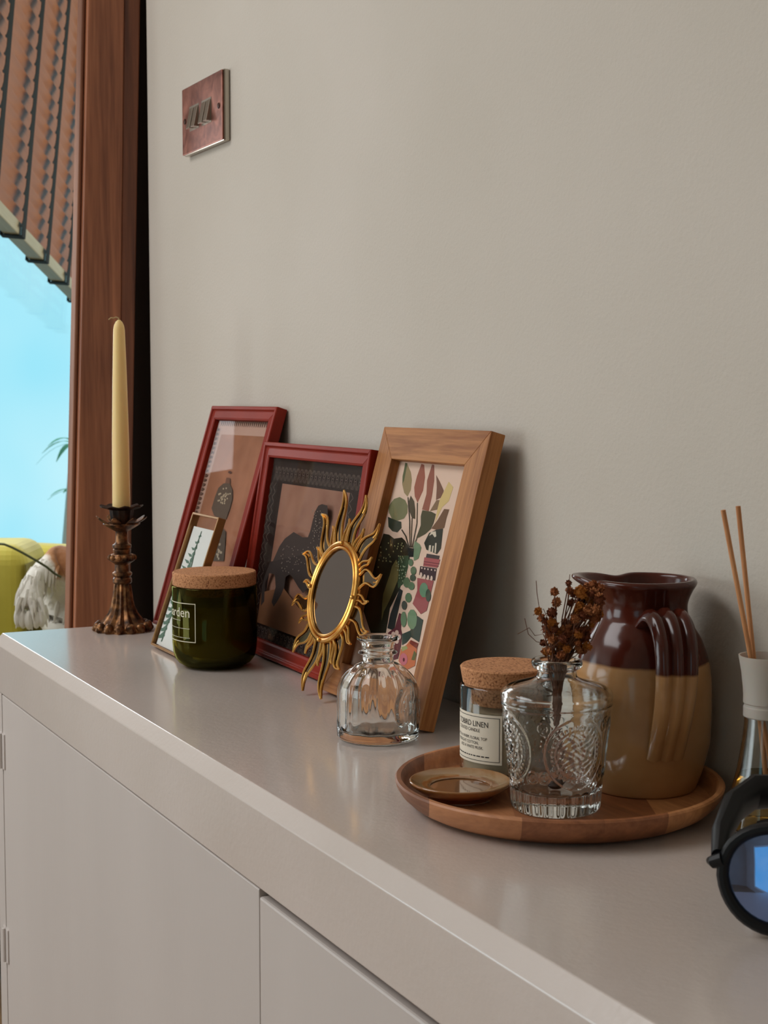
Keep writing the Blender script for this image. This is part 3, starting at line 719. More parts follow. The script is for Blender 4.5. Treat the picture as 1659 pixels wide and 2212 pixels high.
# ================================================================== ROOM SHELL
mb = MB()                       # plaster wall with a rounded end and a slot added to make shade beside the post
pl_ = [(1.6, 0.0), (1.6, 0.10), (-2.072, 0.10)] + [(-2.054 - 0.018 * sin(pi / 2 * k / 8), 0.018 - 0.018 * cos(pi / 2 * k / 8)) for k in range(8, -1, -1)]
m_ = len(pl_)
mb.add([(x, y, 0) for x, y in pl_] + [(x, y, 2.5) for x, y in pl_], [tuple(range(m_)), tuple(reversed(range(m_, 2 * m_)))])
mb.add([(x, y, 0) for x, y in pl_] + [(x, y, 2.5) for x, y in pl_], [(i, i + m_, (i + 1) % m_ + m_, (i + 1) % m_) for i in range(m_)], 0, True)
struct(mb.build('wall_back', M['wall']))
mb = MB(); mb.box(-2.135, -1.9, 0.1005, 0.2, 0, 2.5); struct(mb.build('wall_shade_slot', M['wall_dim']))
mb = MB(); mb.box(-7, 1.7, -5.6, 3, -0.05, 0); struct(mb.build('floor', M['floor']))
mb = MB(); mb.box(-6.6, 1.7, -5.6, 2.6, 2.5, 2.55); struct(mb.build('ceiling', M['ceiling']))
mb = MB(); mb.box(-2.135, -2.035, 0.2, 2.4, 0, 2.5); struct(mb.build('wall_return', M['wall']))
mb = MB()
mb.box(-5.6, -4.9, 2.4, 2.5, 0, 2.5); mb.box(-2.5, -2.035, 2.4, 2.5, 0, 2.5); mb.box(-4.9, -2.5, 2.4, 2.5, 0, 0.8); mb.box(-4.9, -2.5, 2.4, 2.5, 2.25, 2.5)
struct(mb.build('wall_far', M['wall']))
mb = MB(); mb.box(1.6, 1.7, -5.5, -4.6, 0, 2.5); mb.box(1.6, 1.7, -3.0, 0.1, 0, 2.5); mb.box(1.6, 1.7, -4.6, -3.0, 1.7, 2.5); mb.box(1.6, 1.7, -4.6, -3.0, 0, 0.15); struct(mb.build('wall_right', M['wall_dim']))
w2 = bpy.data.objects.new('window_2', None); COL.objects.link(w2); w2.location = (1.65, -3.8, 0.15); struct(w2)
for y0, y1, z0, z1, nm in ((-0.80, -0.75, 0, 1.55, 'jamb'), (0.75, 0.80, 0, 1.55, 'jamb'), (-0.75, 0.75, 0, 0.05, 'sill'), (-0.75, 0.75, 1.5, 1.55, 'head')):
    mb = MB(); mb.box(-0.025, 0.025, y0, y1, z0, z1); mb.build(nm, M['white_frame'], w2, bevel=0.004)
mb = MB(); mb.box(-0.003, 0.003, -0.75, 0.75, 0.05, 1.5); mb.build('pane', M['pane'], w2)
mb = MB(); mb.box(-5.5, -3.95, -5.6, -5.5, 0, 2.5); mb.box(-1.85, 1.7, -5.6, -5.5, 0, 2.5); mb.box(-3.95, -1.85, -5.6, -5.5, 2.15, 2.5); struct(mb.build('wall_front', M['wall_dim']))
# wall on the left with the bay opening
mb = MB()
mb.box(-5.5, -5.4, -3.15, -3.0, 0, 2.5); mb.box(-5.5, -5.4, -5.5, -5.35, 0, 2.5); mb.box(-5.5, -5.4, -5.35, -3.15, 0, 0.7); mb.box(-5.5, -5.4, -5.35, -3.15, 2.4, 2.5)
struct(mb.build('wall_left', M['wall_dim']))
mb = MB()
mb.hexa([(-2.80, -0.36, 0), (-2.72, -0.32, 0), (-5.42, -3.02, 0), (-5.5, -2.96, 0)], [(-2.80, -0.36, 2.5), (-2.72, -0.32, 2.5), (-5.42, -3.02, 2.5), (-5.5, -2.96, 2.5)])
struct(mb.build('wall_angled', M['wall_dim']))

# slanted window wall with its timber blind; d runs along it, e down it, m out of the room
D = Vector((-0.89893, 0.42415, -0.10969)); E_ = Vector((0.0654, -0.11765, -0.9909)); N_ = Vector((-0.43319, -0.89792, 0.07802))
P0 = Vector((-4.3027, 0.4411, 1.5087))
WM = Matrix(((D.x, N_.x, -E_.x, P0.x), (D.y, N_.y, -E_.y, P0.y), (D.z, N_.z, -E_.z, P0.z), (0, 0, 0, 1)))
# local axes: x along the wall (away), y outwards, z up the blind; origin on the lower edge of the bottom rail
win = bpy.data.objects.new('window_1', None); COL.objects.link(win); win.matrix_world = WM; struct(win)
for nm, (a, b, z0, z1) in (('jamb', (1.44, 1.51, -0.95, 0.95)), ('jamb', (-1.80, -1.73, -0.95, 0.95)), ('sill', (-1.80, 1.51, -1.0, -0.93)), ('head', (-1.80, 1.51, 0.93, 1.0))):
    mb = MB(); mb.box(a, b, 0.08, 0.15, z0, z1); mb.build(nm, M['white_frame'], win, bevel=0.006)
mb = MB(); mb.box(-1.73, 1.44, 0.112, 0.118, -0.93, 0.93); mb.build('pane', M['pane'], win)
wl = MB(); wl.box(1.51, 2.3, 0.08, 0.16, -1.6, 1.2); wl.box(-1.86, -1.80, 0.08, 0.16, -1.6, 1.2); wl.box(-1.80, 1.51, 0.08, 0.16, -1.6, -1.0); wl.box(-1.8, 1.51, 0.08, 0.16, 1.0, 1.2)
o = wl.build('wall_window', M['wall']); o.matrix_world = WM; struct(o)

bl = thing('wooden_blind', 'half-lowered brown wooden slatted blind with black ladder tapes in the window', 'blind')
bl.matrix_world = WM
BX0, BX1 = -1.70, 1.42
mb = MB(); mb.box(BX0, BX1, -0.003, 0.040, 0.0, 0.034); mb.build('bottom_rail', M['rail'], bl, bevel=0.003)
mb = MB(); mb.box(BX0, BX1, -0.010, 0.050, 0.985, 1.04); mb.build('head_rail', M['rail'], bl, bevel=0.003)
slat = None
nsl = 22
for i in range(nsl):
    z = 0.052 + i * 0.0425
    if slat is None:
        mb = MB(); mb.box(BX0, BX1, -0.0015, 0.0015, -0.026, 0.026)
        slat = mb.build('slat', M['slat'], bl, loc=(0, 0.018, z), rot=(radians(22), 0, 0), bevel=0.001, bseg=1)
    else:
        copy_obj(slat, bl, (0, 0.018, z), (radians(22), 0, 0))
lad = None
for s in (-1.69, -1.36, -1.03, -0.70, -0.37, -0.041, 0.288, 0.618, 0.948, 1.278):
    if lad is None:
        mb = MB()
        mb.box(-0.020, 0.020, -0.0120, -0.0105, -0.003, 1.0)
        mb.box(-0.020, 0.020, 0.0460, 0.0475, -0.003, 1.0)
        mb.box(-0.020, 0.020, -0.0120, 0.0475, -0.0045, -0.0025)
        for i in range(nsl):
            z = 0.052 + i * 0.0425
            shade_wedge = [(-0.020, z - 0.034), (-0.020, z - 0.008), (-0.032, z - 0.027), (-0.043, z - 0.034), (-0.038, z - 0.037)]  # dark wedge standing in for the shadow gap between tape and slat
            mb.add([(x, -0.0118, q) for x, q in shade_wedge] + [(x, -0.0108, q) for x, q in shade_wedge], [(0, 1, 2, 3, 4), (9, 8, 7, 6, 5)] + [(k, k + 5, (k + 1) % 5 + 5, (k + 1) % 5) for k in range(5)])
        lad = mb.build('ladder_tape', M['tape'], bl, loc=(s, 0, 0))
    else:
        copy_obj(lad, bl, (s, 0, 0))

# ------------------------------------------------------------------ tall timber post at the end of the wall
def yl(z): return -0.1102 + (z - 0.8025) * 0.0376
def ys(z): return -0.0471 + (z - 0.8020) * 0.0252
def yr(z): return min(-0.0196 + (z - 1.0621) * 0.0316, -0.0005)
post = thing('timber_post', 'tall brown wooden post against the wall behind the candlestick', 'post', (-2.075, 0, 0))
zs = [0.0, 0.8, 1.7, 2.45]
def column(fa, fb, x0, x1, name, mat, bev=0.003):
    mb = MB()
    vs = []
    for z in zs: vs += [(x0, fa(z), z), (x1, fa(z), z), (x1, fb(z), z), (x0, fb(z), z)]
    fs = [(0, 3, 2, 1), tuple(range(len(vs) - 4, len(vs)))]
    for i in range(len(zs) - 1):
        a = i * 4
        for k in range(4): fs.append((a + k, a + (k + 1) % 4, a + 4 + (k + 1) % 4, a + 4 + k))
    mb.add(vs, fs)
    return mb.build(name, mat, post, bevel=bev)
column(lambda z: yl(z), lambda z: ys(z) - 0.0006, -0.030, 0.0, 'board', M['walnut'], 0.002)
column(lambda z: ys(z), lambda z: yr(z), -0.026, -0.004, 'edge_strip', M['walnut2'], 0.002)
column(lambda z: yl(z) - 0.006, lambda z: yl(z) - 0.0004, -0.034, -0.010, 'front_lipping', M['lipping'], 0.002)

column(lambda z: yr(z) - 0.012, lambda z: 0.099 + 0 * z, -0.040, -0.027, 'shade_strip', plain('painted_shade_strip', (44, 27, 19), 0.7), 0.0)  # near-black strip added in place of the shade between post and wall

# ================================================================== SIDEBOARD
sb = thing('sideboard', 'long taupe painted sideboard standing against the wall', 'sideboard')
YT, YF = -0.278, -0.288          # top edge of the bevel, front face
XL, XR = -1.785, 0.35
GAP = TOP - 0.0665
mb = MB()
prof = [(-0.002, TOP), (YT, TOP), (YF, TOP - 0.0105), (YF, GAP), (YF + 0.02, GAP), (YF + 0.02, TOP - 0.028), (-0.002, TOP - 0.028)]
m_ = len(prof)
mb.add([(XL, y, z) for y, z in prof] + [(XR, y, z) for y, z in prof], [tuple(range(m_)), tuple(reversed(range(m_, 2 * m_)))] + [(i, i + m_, (i + 1) % m_ + m_, (i + 1) % m_) for i in range(m_)])
mb.build('top_board', M['paint'], sb, bevel=0.0010, bseg=3)
mb = MB(); mb.box(XL + 0.001, XR, YF + 0.0212, -0.002, 0.0, TOP - 0.0285); mb.build('carcass', M['gap'], sb)
DXL = -1.752
mb = MB(); mb.box(XL, DXL - 0.0012, YF + 0.0002, YF + 0.021, 0.0, GAP - 0.0002); mb.build('stile', M['paint_front'], sb)
mb = MB(); mb.box(DXL, -0.96735, YF + 0.0005, YF + 0.0205, 0.05, GAP - 0.0012)
dr = mb.build('door', M['paint_front'], sb, bevel=0.0010)
for z0, z1 in ((TOP - 0.155, TOP - 0.113), (TOP - 0.388, TOP - 0.347)):
    mb = MB(); mb.box(DXL - 0.012, DXL + 0.012, YF - 0.0012, YF + 0.002, z0, z1)
    mb.tube([(DXL, YF - 0.0022, z0), (DXL, YF - 0.0022, z1)], 0.0026, 10)
    mb.build('hinge', M['paint_front'], dr, bevel=0.0005)
mb = MB(); mb.box(-0.967, XR, YF + 0.0005, YF + 0.0205, 0.05, GAP - 0.0062); mb.build('door', M['paint_front'], sb, bevel=0.0018)
mb = MB(); mb.box(XL + 0.01, XR, YF + 0.03, -0.01, 0.0, 0.05); mb.build('plinth', M['paint_front'], sb)

# ================================================================== LIGHT SWITCH
M['copper'] = NT('brushed_copper').m
T = NT('worn_copper'); T.set(metal=1.0, rough=0.32)
v = coords(T, (1, 1, 1)); nz = T.n('TexNoise', Scale=38, Detail=6, Distortion=1.5); T.l(v, nz.inputs['Vector'])
T.l(ramp(T, nz.outputs['Fac'], [(0.3, lin((140, 92, 84), 1.0)), (0.7, lin((198, 138, 122), 1.0))]), T.b.inputs['Base Color'])
rr = T.n('MapRange'); rr.inputs['To Min'].default_value = 0.22; rr.inputs['To Max'].default_value = 0.5
T.l(nz.outputs['Fac'], rr.inputs['Value']); T.l(rr.outputs['Result'], T.b.inputs['Roughness'])
M['copper'] = T.m
M['steel'] = plain('polished_edge_steel', (180, 172, 160), 0.15, metal=1.0)
M['rocker'] = plain('nickel_rocker', (168, 156, 142), 0.3, metal=0.85)
M['screw'] = plain('dark_screw', (70, 44, 36), 0.4, metal=0.8)
sw = thing('light_switch', 'copper double light switch plate on the wall', 'light switch', (-1.814, 0, TOP + 0.634))
mb = MB(); mb.box(-0.0725, 0.0725, -0.0085, -0.0001, -0.043, 0.043); mb.build('back_box', M['steel'], sw, bevel=0.002)
mb = MB(); mb.box(-0.0715, 0.0715, -0.0105, -0.0085, -0.042, 0.042); mb.build('face_plate', M['copper'], sw, bevel=0.001)
for cx in (-0.026, 0.018):
    mb = MB(); mb.box(cx - 0.017, cx + 0.017, -0.0108, -0.0105, -0.0155, 0.0155); surr = mb.build('switch_surround', M['rocker'], sw)
    for dx in (-0.0085, 0.0085):
        mb = MB()
        x0, x1 = cx + dx - 0.0065, cx + dx + 0.0065
        mb.hexa([(x0, -0.0108, -0.013), (x1, -0.0108, -0.013), (x1, -0.0108, 0.013), (x0, -0.0108, 0.013)],
                [(x0, -0.0168, -0.013), (x1, -0.0168, -0.013), (x1, -0.0115, 0.013), (x0, -0.0115, 0.013)])
        mb.build('rocker', M['rocker'], sw, bevel=0.0006)
for cx in (-0.0605, 0.0605):
    mb = MB(); mb.lathe([(0.0036, 0), (0.0036, 0.0008), (0.0024, 0.0014)], 14); mb.build('screw', M['screw'], sw, (cx, -0.0105, 0), (pi / 2, 0, 0))

# ================================================================== CANDLESTICK + CANDLE
T = NT('antique_bronze'); T.set(metal=0.75, rough=0.42)
v = coords(T); nz = T.n('TexNoise', Scale=110, Detail=5); T.l(v, nz.inputs['Vector'])
T.l(ramp(T, nz.outputs['Fac'], [(0.32, lin((36, 24, 18))), (0.5, lin((104, 70, 44))), (0.7, lin((176, 124, 78)))]), T.b.inputs['Base Color'])
bump(T, nz.outputs['Fac'], 0.4, 0.001)
M['bronze'] = T.m
M['bronze_dark'] = noisy('darkened_bronze', (28, 20, 16), (70, 46, 32), 120, 0.45, 1, 0.3, metal=0.6)
cs = thing('candlestick', 'antique bronze candlestick with leafy drip pan and clawed foot', 'candlestick', (-1.7365, -0.1450, TOP))
q = 0.00019
def flute(r, z, a, i): return (r * (1 + 0.07 * cos(14 * a)), z)
mb = MB()
mb.lathe([(0.0325, 0.0), (0.0325, 0.003), (0.026, 0.010), (0.021, 0.0155), (0.0165, 0.022), (0.013, 0.031), (0.0112, 0.042), (0.0102, 0.052), (0.0095, 0.057)], 84, flute)
foot = mb.build('fluted_foot', M['bronze'], cs)
for k in range(14):
    a = 2 * pi * k / 14
    mb = MB(); mb.ball((0.0295 * cos(a), 0.0295 * sin(a), 0.0058), (0.0062, 0.0062, 0.0062), 8, 6)
    mb.ball((0.0335 * cos(a), 0.0335 * sin(a), 0.0035), (0.0035, 0.0035, 0.0035), 7, 5)
    mb.build('claw', M['bronze'], cs)
mb = MB()
mb.lathe([(0.0095, 0.0565), (0.0112, 0.0585), (0.0112, 0.063), (0.0095, 0.065), (0.0116, 0.0675), (0.0116, 0.070), (0.0088, 0.072), (0.0086, 0.080),
          (0.010, 0.0815), (0.0146, 0.0845), (0.0152, 0.0885), (0.0128, 0.0925), (0.0098, 0.0935), (0.0106, 0.0955), (0.0106, 0.098), (0.0095, 0.099),
          (0.0113, 0.1005), (0.0113, 0.1035), (0.0088, 0.105), (0.0074, 0.107), (0.0072, 0.119), (0.0085, 0.1215)], 36)
mb.build('stem', M['bronze'], cs)
for k in range(11):
    a = 2 * pi * k / 11
    mb = MB(); mb.ball((0.0142 * cos(a), 0.0142 * sin(a), 0.0885), (0.0034, 0.0034, 0.0036), 7, 5); mb.build('bead', M['bronze'], cs)
mb = MB(); mb.lathe([(0.008, 0.120), (0.016, 0.1245), (0.022, 0.1285), (0.0215, 0.1297), (0.015, 0.127), (0.007, 0.125)], 40); mb.build('drip_pan', M['bronze'], cs)
for k in range(8):
    a = 2 * pi * k / 8 + 0.2
    ca, sa = cos(a), sin(a)
    mb = MB()
    for i, (rr0, zz, wd) in enumerate(((0.0155, 0.1275, 0.0045), (0.022, 0.1300, 0.0072), (0.0275, 0.1335, 0.0064), (0.0315, 0.1372, 0.0015))):
        for s_ in (-1, 1):
            for dz in (0, 0.0016): mb.v.append((rr0 * ca - s_ * wd * sa, rr0 * sa + s_ * wd * ca, zz + dz))
    for i in range(3):
        b = i * 4
        for f in ((b, b + 2, b + 6, b + 4), (b + 1, b + 5, b + 7, b + 3), (b, b + 4, b + 5, b + 1), (b + 2, b + 3, b + 7, b + 6)):
            mb.f.append(f); mb.mi.append(0); mb.sm.append(True)
    for f in ((0, 1, 3, 2), (12, 14, 15, 13)):
        mb.f.append(f); mb.mi.append(0); mb.sm.append(False)
    mb.build('leaf', M['bronze'], cs, sub=1)
mb = MB(); mb.lathe([(0.0095, 0.1255), (0.0122, 0.132), (0.0135, 0.140), (0.0142, 0.1455), (0.0245, 0.1492), (0.0248, 0.1506), (0.0135, 0.1488), (0.0112, 0.1485), (0.0112, 0.1405), (0.001, 0.1400)], 40,
                    lambda r, z, a, i: (r * (1 + (0.06 * cos(9 * a) if r > 0.02 else 0.04 * cos(12 * a) if i < 4 else 0)), z + (0.0012 * cos(9 * a + 1) if r > 0.02 else 0)))
mb.build('candle_cup', M['bronze_dark'], cs)
T = NT('cream_wax'); T.set(color=lin((244, 212, 142), 1.0), rough=0.45, sss=0.35)
T.b.inputs['Subsurface Radius'].default_value = (0.02, 0.012, 0.005); T.b.inputs['Subsurface Scale'].default_value = 0.5
M['wax'] = T.m
cd = thing('taper_candle', 'tall cream taper candle standing in the bronze candlestick', 'candle', (-1.7365, -0.1450, TOP + 0.1408))
mb = MB(); mb.lathe([(0.0104, 0.0), (0.0106, 0.012), (0.0100, 0.09), (0.0085, 0.16), (0.0068, 0.218), (0.0058, 0.2235), (0.0038, 0.2275), (0.0016, 0.2298)], 28); mb.build('wax', M['wax'], cd)
mb = MB(); mb.tube([(0, 0, 0.2285), (0.0002, -0.0004, 0.2318), (-0.0012, -0.0030, 0.2332), (-0.002, -0.0058, 0.2318), (-0.0028, -0.0090, 0.2322), (-0.0034, -0.0115, 0.2300)], 0.0007, 6)
mb.build('wick', plain('used_wick', (190, 166, 120), 0.8), cd)

# ================================================================== PICTURE FRAMES
M['oak'] = wood('oak', (140, 84, 42), (180, 120, 68), 1.2, 'z', 0.5, 1.05, 0.2, contrast=(0.36, 0.64), spec=0.3)
M['oak_h'] = wood('oak_cross', (140, 84, 42), (180, 120, 68), 1.2, 'x', 0.5, 1.05, 0.2, 2.0, (0.36, 0.64), spec=0.3)
M['red'] = noisy('dark_red_lacquer', (126, 31, 15), (136, 37, 19), 20, 0.48, 1.15, spec=0.2)
M['gold_rim'] = plain('thin_brass', (176, 132, 84), 0.35, metal=0.8)
M['pic_glass'] = pane_mat('picture_glass', (0.97, 0.97, 0.97, 1), 0.022, 0.015)
M['backing'] = plain('backing_board', (96, 74, 56), 0.8)
_pm = {}
def ink(rgb):
    if rgb not in _pm: _pm[rgb] = plain('ink_%d_%d_%d' % rgb, rgb, 0.8, 1.2, spec=0.05)
    return _pm[rgb]

def rails(root, w, L, prof, b, mats):
    """four mitred mouldings; prof = (inset from the outer edge, height above the back)"""
    m = len(prof)
    sides = [((-w / 2, 0), (w / 2, 0), (0, 1)), ((w / 2, 0), (w / 2, L), (-1, 0)), ((w / 2, L), (-w / 2, L), (0, -1)), ((-w / 2, L), (-w / 2, 0), (1, 0))]
    for k, (p, e, inn) in enumerate(sides):
        dx, dz = e[0] - p[0], e[1] - p[1]
        ln = abs(dx) + abs(dz); ux, uz = dx / ln, dz / ln
        vs = []
        for sgn, c in ((1, p), (-1, e)):
            for a, h in prof: vs.append((c[0] + inn[0] * a + sgn * ux * a, -h, c[1] + inn[1] * a + sgn * uz * a))
        mb = MB()
        mb.add(vs, [tuple(range(m)), tuple(reversed(range(m, 2 * m)))] + [(i, i + m, (i + 1) % m + m, (i + 1) % m) for i in range(m)])
        mb.build('moulding', mats[k % 2], root, bevel=0.0004, bseg=1)

def picture(root, rect, art, ground, level, field=None, extra=None):
    """flat printed sheet: rect (u0,u1,v0,v1) in mm, coloured areas as thin inked shapes on it"""
    mb = MB(); mats = [ground]
    def idx(m):
        if m not in mats: mats.append(m)
        return mats.index(m)
    u0, u1, v0, v1 = rect
    lev = [level]
    def lay(pts, m):
        lev[0] += 1.2e-5
        cl = [(max(u0, min(u1, a)), max(v0, min(v1, c))) for a, c in pts]
        mb.poly([(a / 1000, -lev[0], c / 1000) for a, c in cl], idx(m))
    mb.box(u0 / 1000, u1 / 1000, -level, -level + 0.0008, v0 / 1000, v1 / 1000, 0)
    if field:
        (a, b_, c, d), m = field
        lay([(a, c), (b_, c), (b_, d), (a, d)], m)
    if extra: extra(lay)
    for rgb, pts in art: lay(pts, ink(rgb))
    return mb.build('print', mats, root)

def stand(root, h, t):
    """strut at the back of a self-standing frame: from the back board down to the shelf"""
    th = -root.rotation_euler[0]
    ax, az = 0.0004, h
    L_ = h * cos(th) / cos(th)
    ang = th + radians(16)
    # in local space the shelf plane is tilted; find the foot of the strut on it
    dirv = Vector((0, sin(radians(24)), -cos(radians(24))))
    top = Vector((0, ax, az))
    # world z of a local point: z*cos(th) + y*(-sin(th)) ... local y axis points back and down
    k = (top.z * cos(th) - top.y * sin(th)) / (-(dirv.z * cos(th) - dirv.y * sin(th)))
    ft = top + dirv * k
    mb = MB()
    mb.hexa([(-0.014, top.y, top.z), (0.014, top.y, top.z), (0.014, top.y + 0.002, top.z), (-0.014, top.y + 0.002, top.z)],
            [(-0.022, ft.y, ft.z), (0.022, ft.y, ft.z), (0.022, ft.y + 0.0021, ft.z), (-0.022, ft.y + 0.0021, ft.z)])
    mb.build('easel_strut', M['backing'], root)

def frame(name, label, x, y, psi, th, w, L, t, prof, border, mats, group=None):
    r = thing(name, label, 'picture frame', (x, y, TOP), (-radians(th), 0, radians(psi)), group)
    rails(r, w, L, prof, border, mats)
    mb = MB(); mb.box(-w / 2 + 0.004, w / 2 - 0.004, -0.0042, -0.0008, 0.004, L - 0.004); mb.build('back_board', M['backing'], r)
    return r

def glazing(r, u0, u1, v0, v1, n):
    mb = MB(); mb.box(u0, u1, -n - 0.0009, -n, v0, v1); mb.build('glass', M['pic_glass'], r)

# --- oak frame
t = 0.0150
oak_prof = [(0, 0.0004), (0, t), (0.0305, t), (0.0305, 0.0078), (0.0305, 0.0050), (0.010, 0.0050), (0.010, 0.0004)]
r = frame('oak_picture_frame', 'pale oak picture frame with a potted plant print leaning on the wall', -1.1818, -0.0807, -0.14, 15.42, 0.1974, 0.2567, t, oak_prof, 0.0305, (M['oak_h'], M['oak']))
picture(r, (-70, 70, 28, 228), OAK_ART, plain('cream_pink_paper', (214, 184, 164), 0.8, 1.25, spec=0.05), 0.0056)
glazing(r, -0.070, 0.070, 0.028, 0.228, 0.0082)

# --- narrow red frame
t = 0.0142
red_prof = [(0, 0.0004), (0, t - 0.001), (0.001, t), (0.0042, t), (0.0056, t - 0.0022), (0.0070, t - 0.0026), (0.0145, t - 0.0012), (0.0168, t - 0.0022), (0.0168, 0.0050), (0.008, 0.0050), (0.008, 0.0004)]
def red1_extra(lay):
    dk = ink((96, 68, 58))
    for k in range(26):
        u = -70 + k * 5.6
        lay([(u, 261), (u + 1.6, 264), (u + 3.4, 264), (u + 4.6, 261), (u + 3.6, 255), (u + 2.2, 253.5), (u + 1.2, 255)], dk)
    for k in range(40):
        v = 20 + k * 5.8
        for s in (-1, 1): lay([(s * 72, v), (s * 66, v + 1.5), (s * 65, v + 3), (s * 66, v + 4.2), (s * 72, v + 4.6)], dk)
    lay([(-60, 28), (63, 28), (63, 60), (-60, 60)], ink((88, 56, 44)))
r = frame('red_picture_frame', 'dark red picture frame with a brown print of an oval vase, tallest and leftmost', -1.659, -0.0861, 2.66, 17.06, 0.1851, 0.2772, t, red_prof, 0.0168, (M['red'], M['red']), 'dark red picture frames')
picture(r, (-77, 77, 14, 264), RED1_ART, plain('dusty_pink_paper', (176, 140, 124), 0.8, 1.25, spec=0.05), 0.0056, ((-60, 63, 28, 243.5), noisy('rust_print', (140, 92, 68), (158, 106, 80), 30, 0.8, 1.25, spec=0.05)), red1_extra)
glazing(r, -0.077, 0.077, 0.014, 0.264, 0.0082)

# --- wide red frame
def red2_extra(lay):
    ln = ink((112, 96, 88))
    def seg(a, b, wd=0.5):
        dx, dy = b[0] - a[0], b[1] - a[1]; l = sqrt(dx * dx + dy * dy); nx, ny = -dy / l * wd / 2, dx / l * wd / 2
        lay([(a[0] + nx, a[1] + ny), (b[0] + nx, b[1] + ny), (b[0] - nx, b[1] - ny), (a[0] - nx, a[1] - ny)], ln)
    for (v0, v1) in ((189, 206), (16, 31)):
        vm = (v0 + v1) / 2
        for k in range(21):
            u = -116 + k * 11.2
            seg((u, v1 - 1), (u + 3.6, vm + 1)); seg((u + 3.6, vm + 1), (u + 7.4, vm + 1)); seg((u + 7.4, vm + 1), (u + 11, v1 - 1))
            seg((u, v0 + 1), (u + 3.6, vm + 1)); seg((u + 7.4, vm + 1), (u + 11, v0 + 1))
            seg((u + 1.8, v1 - 1), (u + 5.5, vm + 3.2)); seg((u + 5.5, vm + 3.2), (u + 9.2, v1 - 1)); seg((u + 2.6, v0 + 1), (u + 5.5, vm - 1)); seg((u + 5.5, vm - 1), (u + 8.4, v0 + 1))
    for s in (-1, 1):
        for k in range(14):
            v = 34 + k * 11; seg((s * 94, v), (s * 101, v + 5)); seg((s * 101, v + 5), (s * 94, v + 10)); seg((s * 104, v), (s * 111, v + 5)); seg((s * 111, v + 5), (s * 104, v + 10))
    lay([(-89, 33), (89, 33), (89, 60), (60, 72), (20, 62), (-30, 78), (-89, 66)], ink((112, 74, 50)))
r = frame('red_picture_frame', 'wide dark red picture frame with a print of a speckled dark animal', -1.4245, -0.0596, -1.4, 9.4, 0.280, 0.2308, t, red_prof, 0.0168, (M['red'], M['red']), 'dark red picture frames')
picture(r, (-124, 124, 14, 217), RED2_ART, plain('near_black_paper', (50, 38, 35), 0.8, 1.0, spec=0.05), 0.0056, ((-89, 89, 33, 187), noisy('clay_print', (132, 92, 76), (148, 108, 90), 26, 0.8, 1.2, spec=0.05)), red2_extra)
glazing(r, -0.124, 0.124, 0.014, 0.217, 0.0082)
stand(r, 0.12, t)

# --- small brass frame
r = thing('brass_picture_frame', 'small thin brass picture frame with a green fern print behind the candle jar', 'picture frame', (-1.563, -0.146, TOP), (-radians(19.2), 0, radians(-1.05)))
t = 0.0095
rails(r, 0.086, 0.156, [(0, 0.0004), (0, t), (0.0026, t), (0.0026, t - 0.002), (0.0016, t - 0.002), (0.0016, 0.0004)], 0.0026, (M['gold_rim'], M['gold_rim']))
glazing(r, -0.0412, 0.0412, 0.0018, 0.1542, 0.0072)
glazing(r, -0.0412, 0.0412, 0.0018, 0.1542, 0.0030)
picture(r, (-37, 37, 3, 141), FERN, plain('white_card', (222, 222, 216), 0.8, 1.1), 0.0050)
stand(r, 0.085, t)

# ================================================================== SUN MIRROR
T = NT('gilt_metal'); T.set(metal=1.0, rough=0.24)
v = coords(T); nz = T.n('TexNoise', Scale=60, Detail=3); T.l(v, nz.inputs['Vector'])
T.l(ramp(T, nz.outputs['Fac'], [(0.3, lin((196, 132, 56))), (0.7, lin((236, 186, 104)))]), T.b.inputs['Base Color'])
M['gilt'] = T.m
M['mirror'] = plain('mirror_glass', (124, 118, 118), 0.03, metal=1.0)
M['smoke'] = plain('smoky_mirror_inlay', (104, 96, 84), 0.12, metal=1.0)
sm = thing('sun_mirror', 'small gilt sunburst mirror with wavy rays propped against the frames', 'mirror', (-1.2607, -0.1135, TOP), (-radians(15), 0, 0))
CZ = 0.1012
def ring(R_, r_, y, n=72, m=8):
    mb = MB(); mb.tube([(R_ * cos(2 * pi * k / n), y, CZ + R_ * sin(2 * pi * k / n)) for k in range(n)], r_, m, closed=True); return mb
ring(0.0462, 0.0026, -0.0035).build('outer_ring', M['gilt'], sm)
ring(0.0418, 0.0017, -0.0042).build('inner_ring', M['gilt'], sm)
mb = MB(); n = 72
mb.lathe([(0.0485, 0), (0.0485, 0.0018)], n); mb.build('back_disc', M['gilt'], sm, (0, -0.0004, CZ), (pi / 2, 0, 0))
mb = MB(); mb.lathe([(0.0414, 0), (0.0414, 0.0008)], n); mb.build('mirror_disc', M['mirror'], sm, (0, -0.0023, CZ), (pi / 2, 0, 0))
mb = MB(); mb.lathe([(0.0455, 0), (0.0450, 0.0014), (0.0425, 0.0014), (0.042, 0)], n, close=True); mb.build('flat_band', M['gilt'], sm, (0, -0.0022, CZ), (pi / 2, 0, 0))
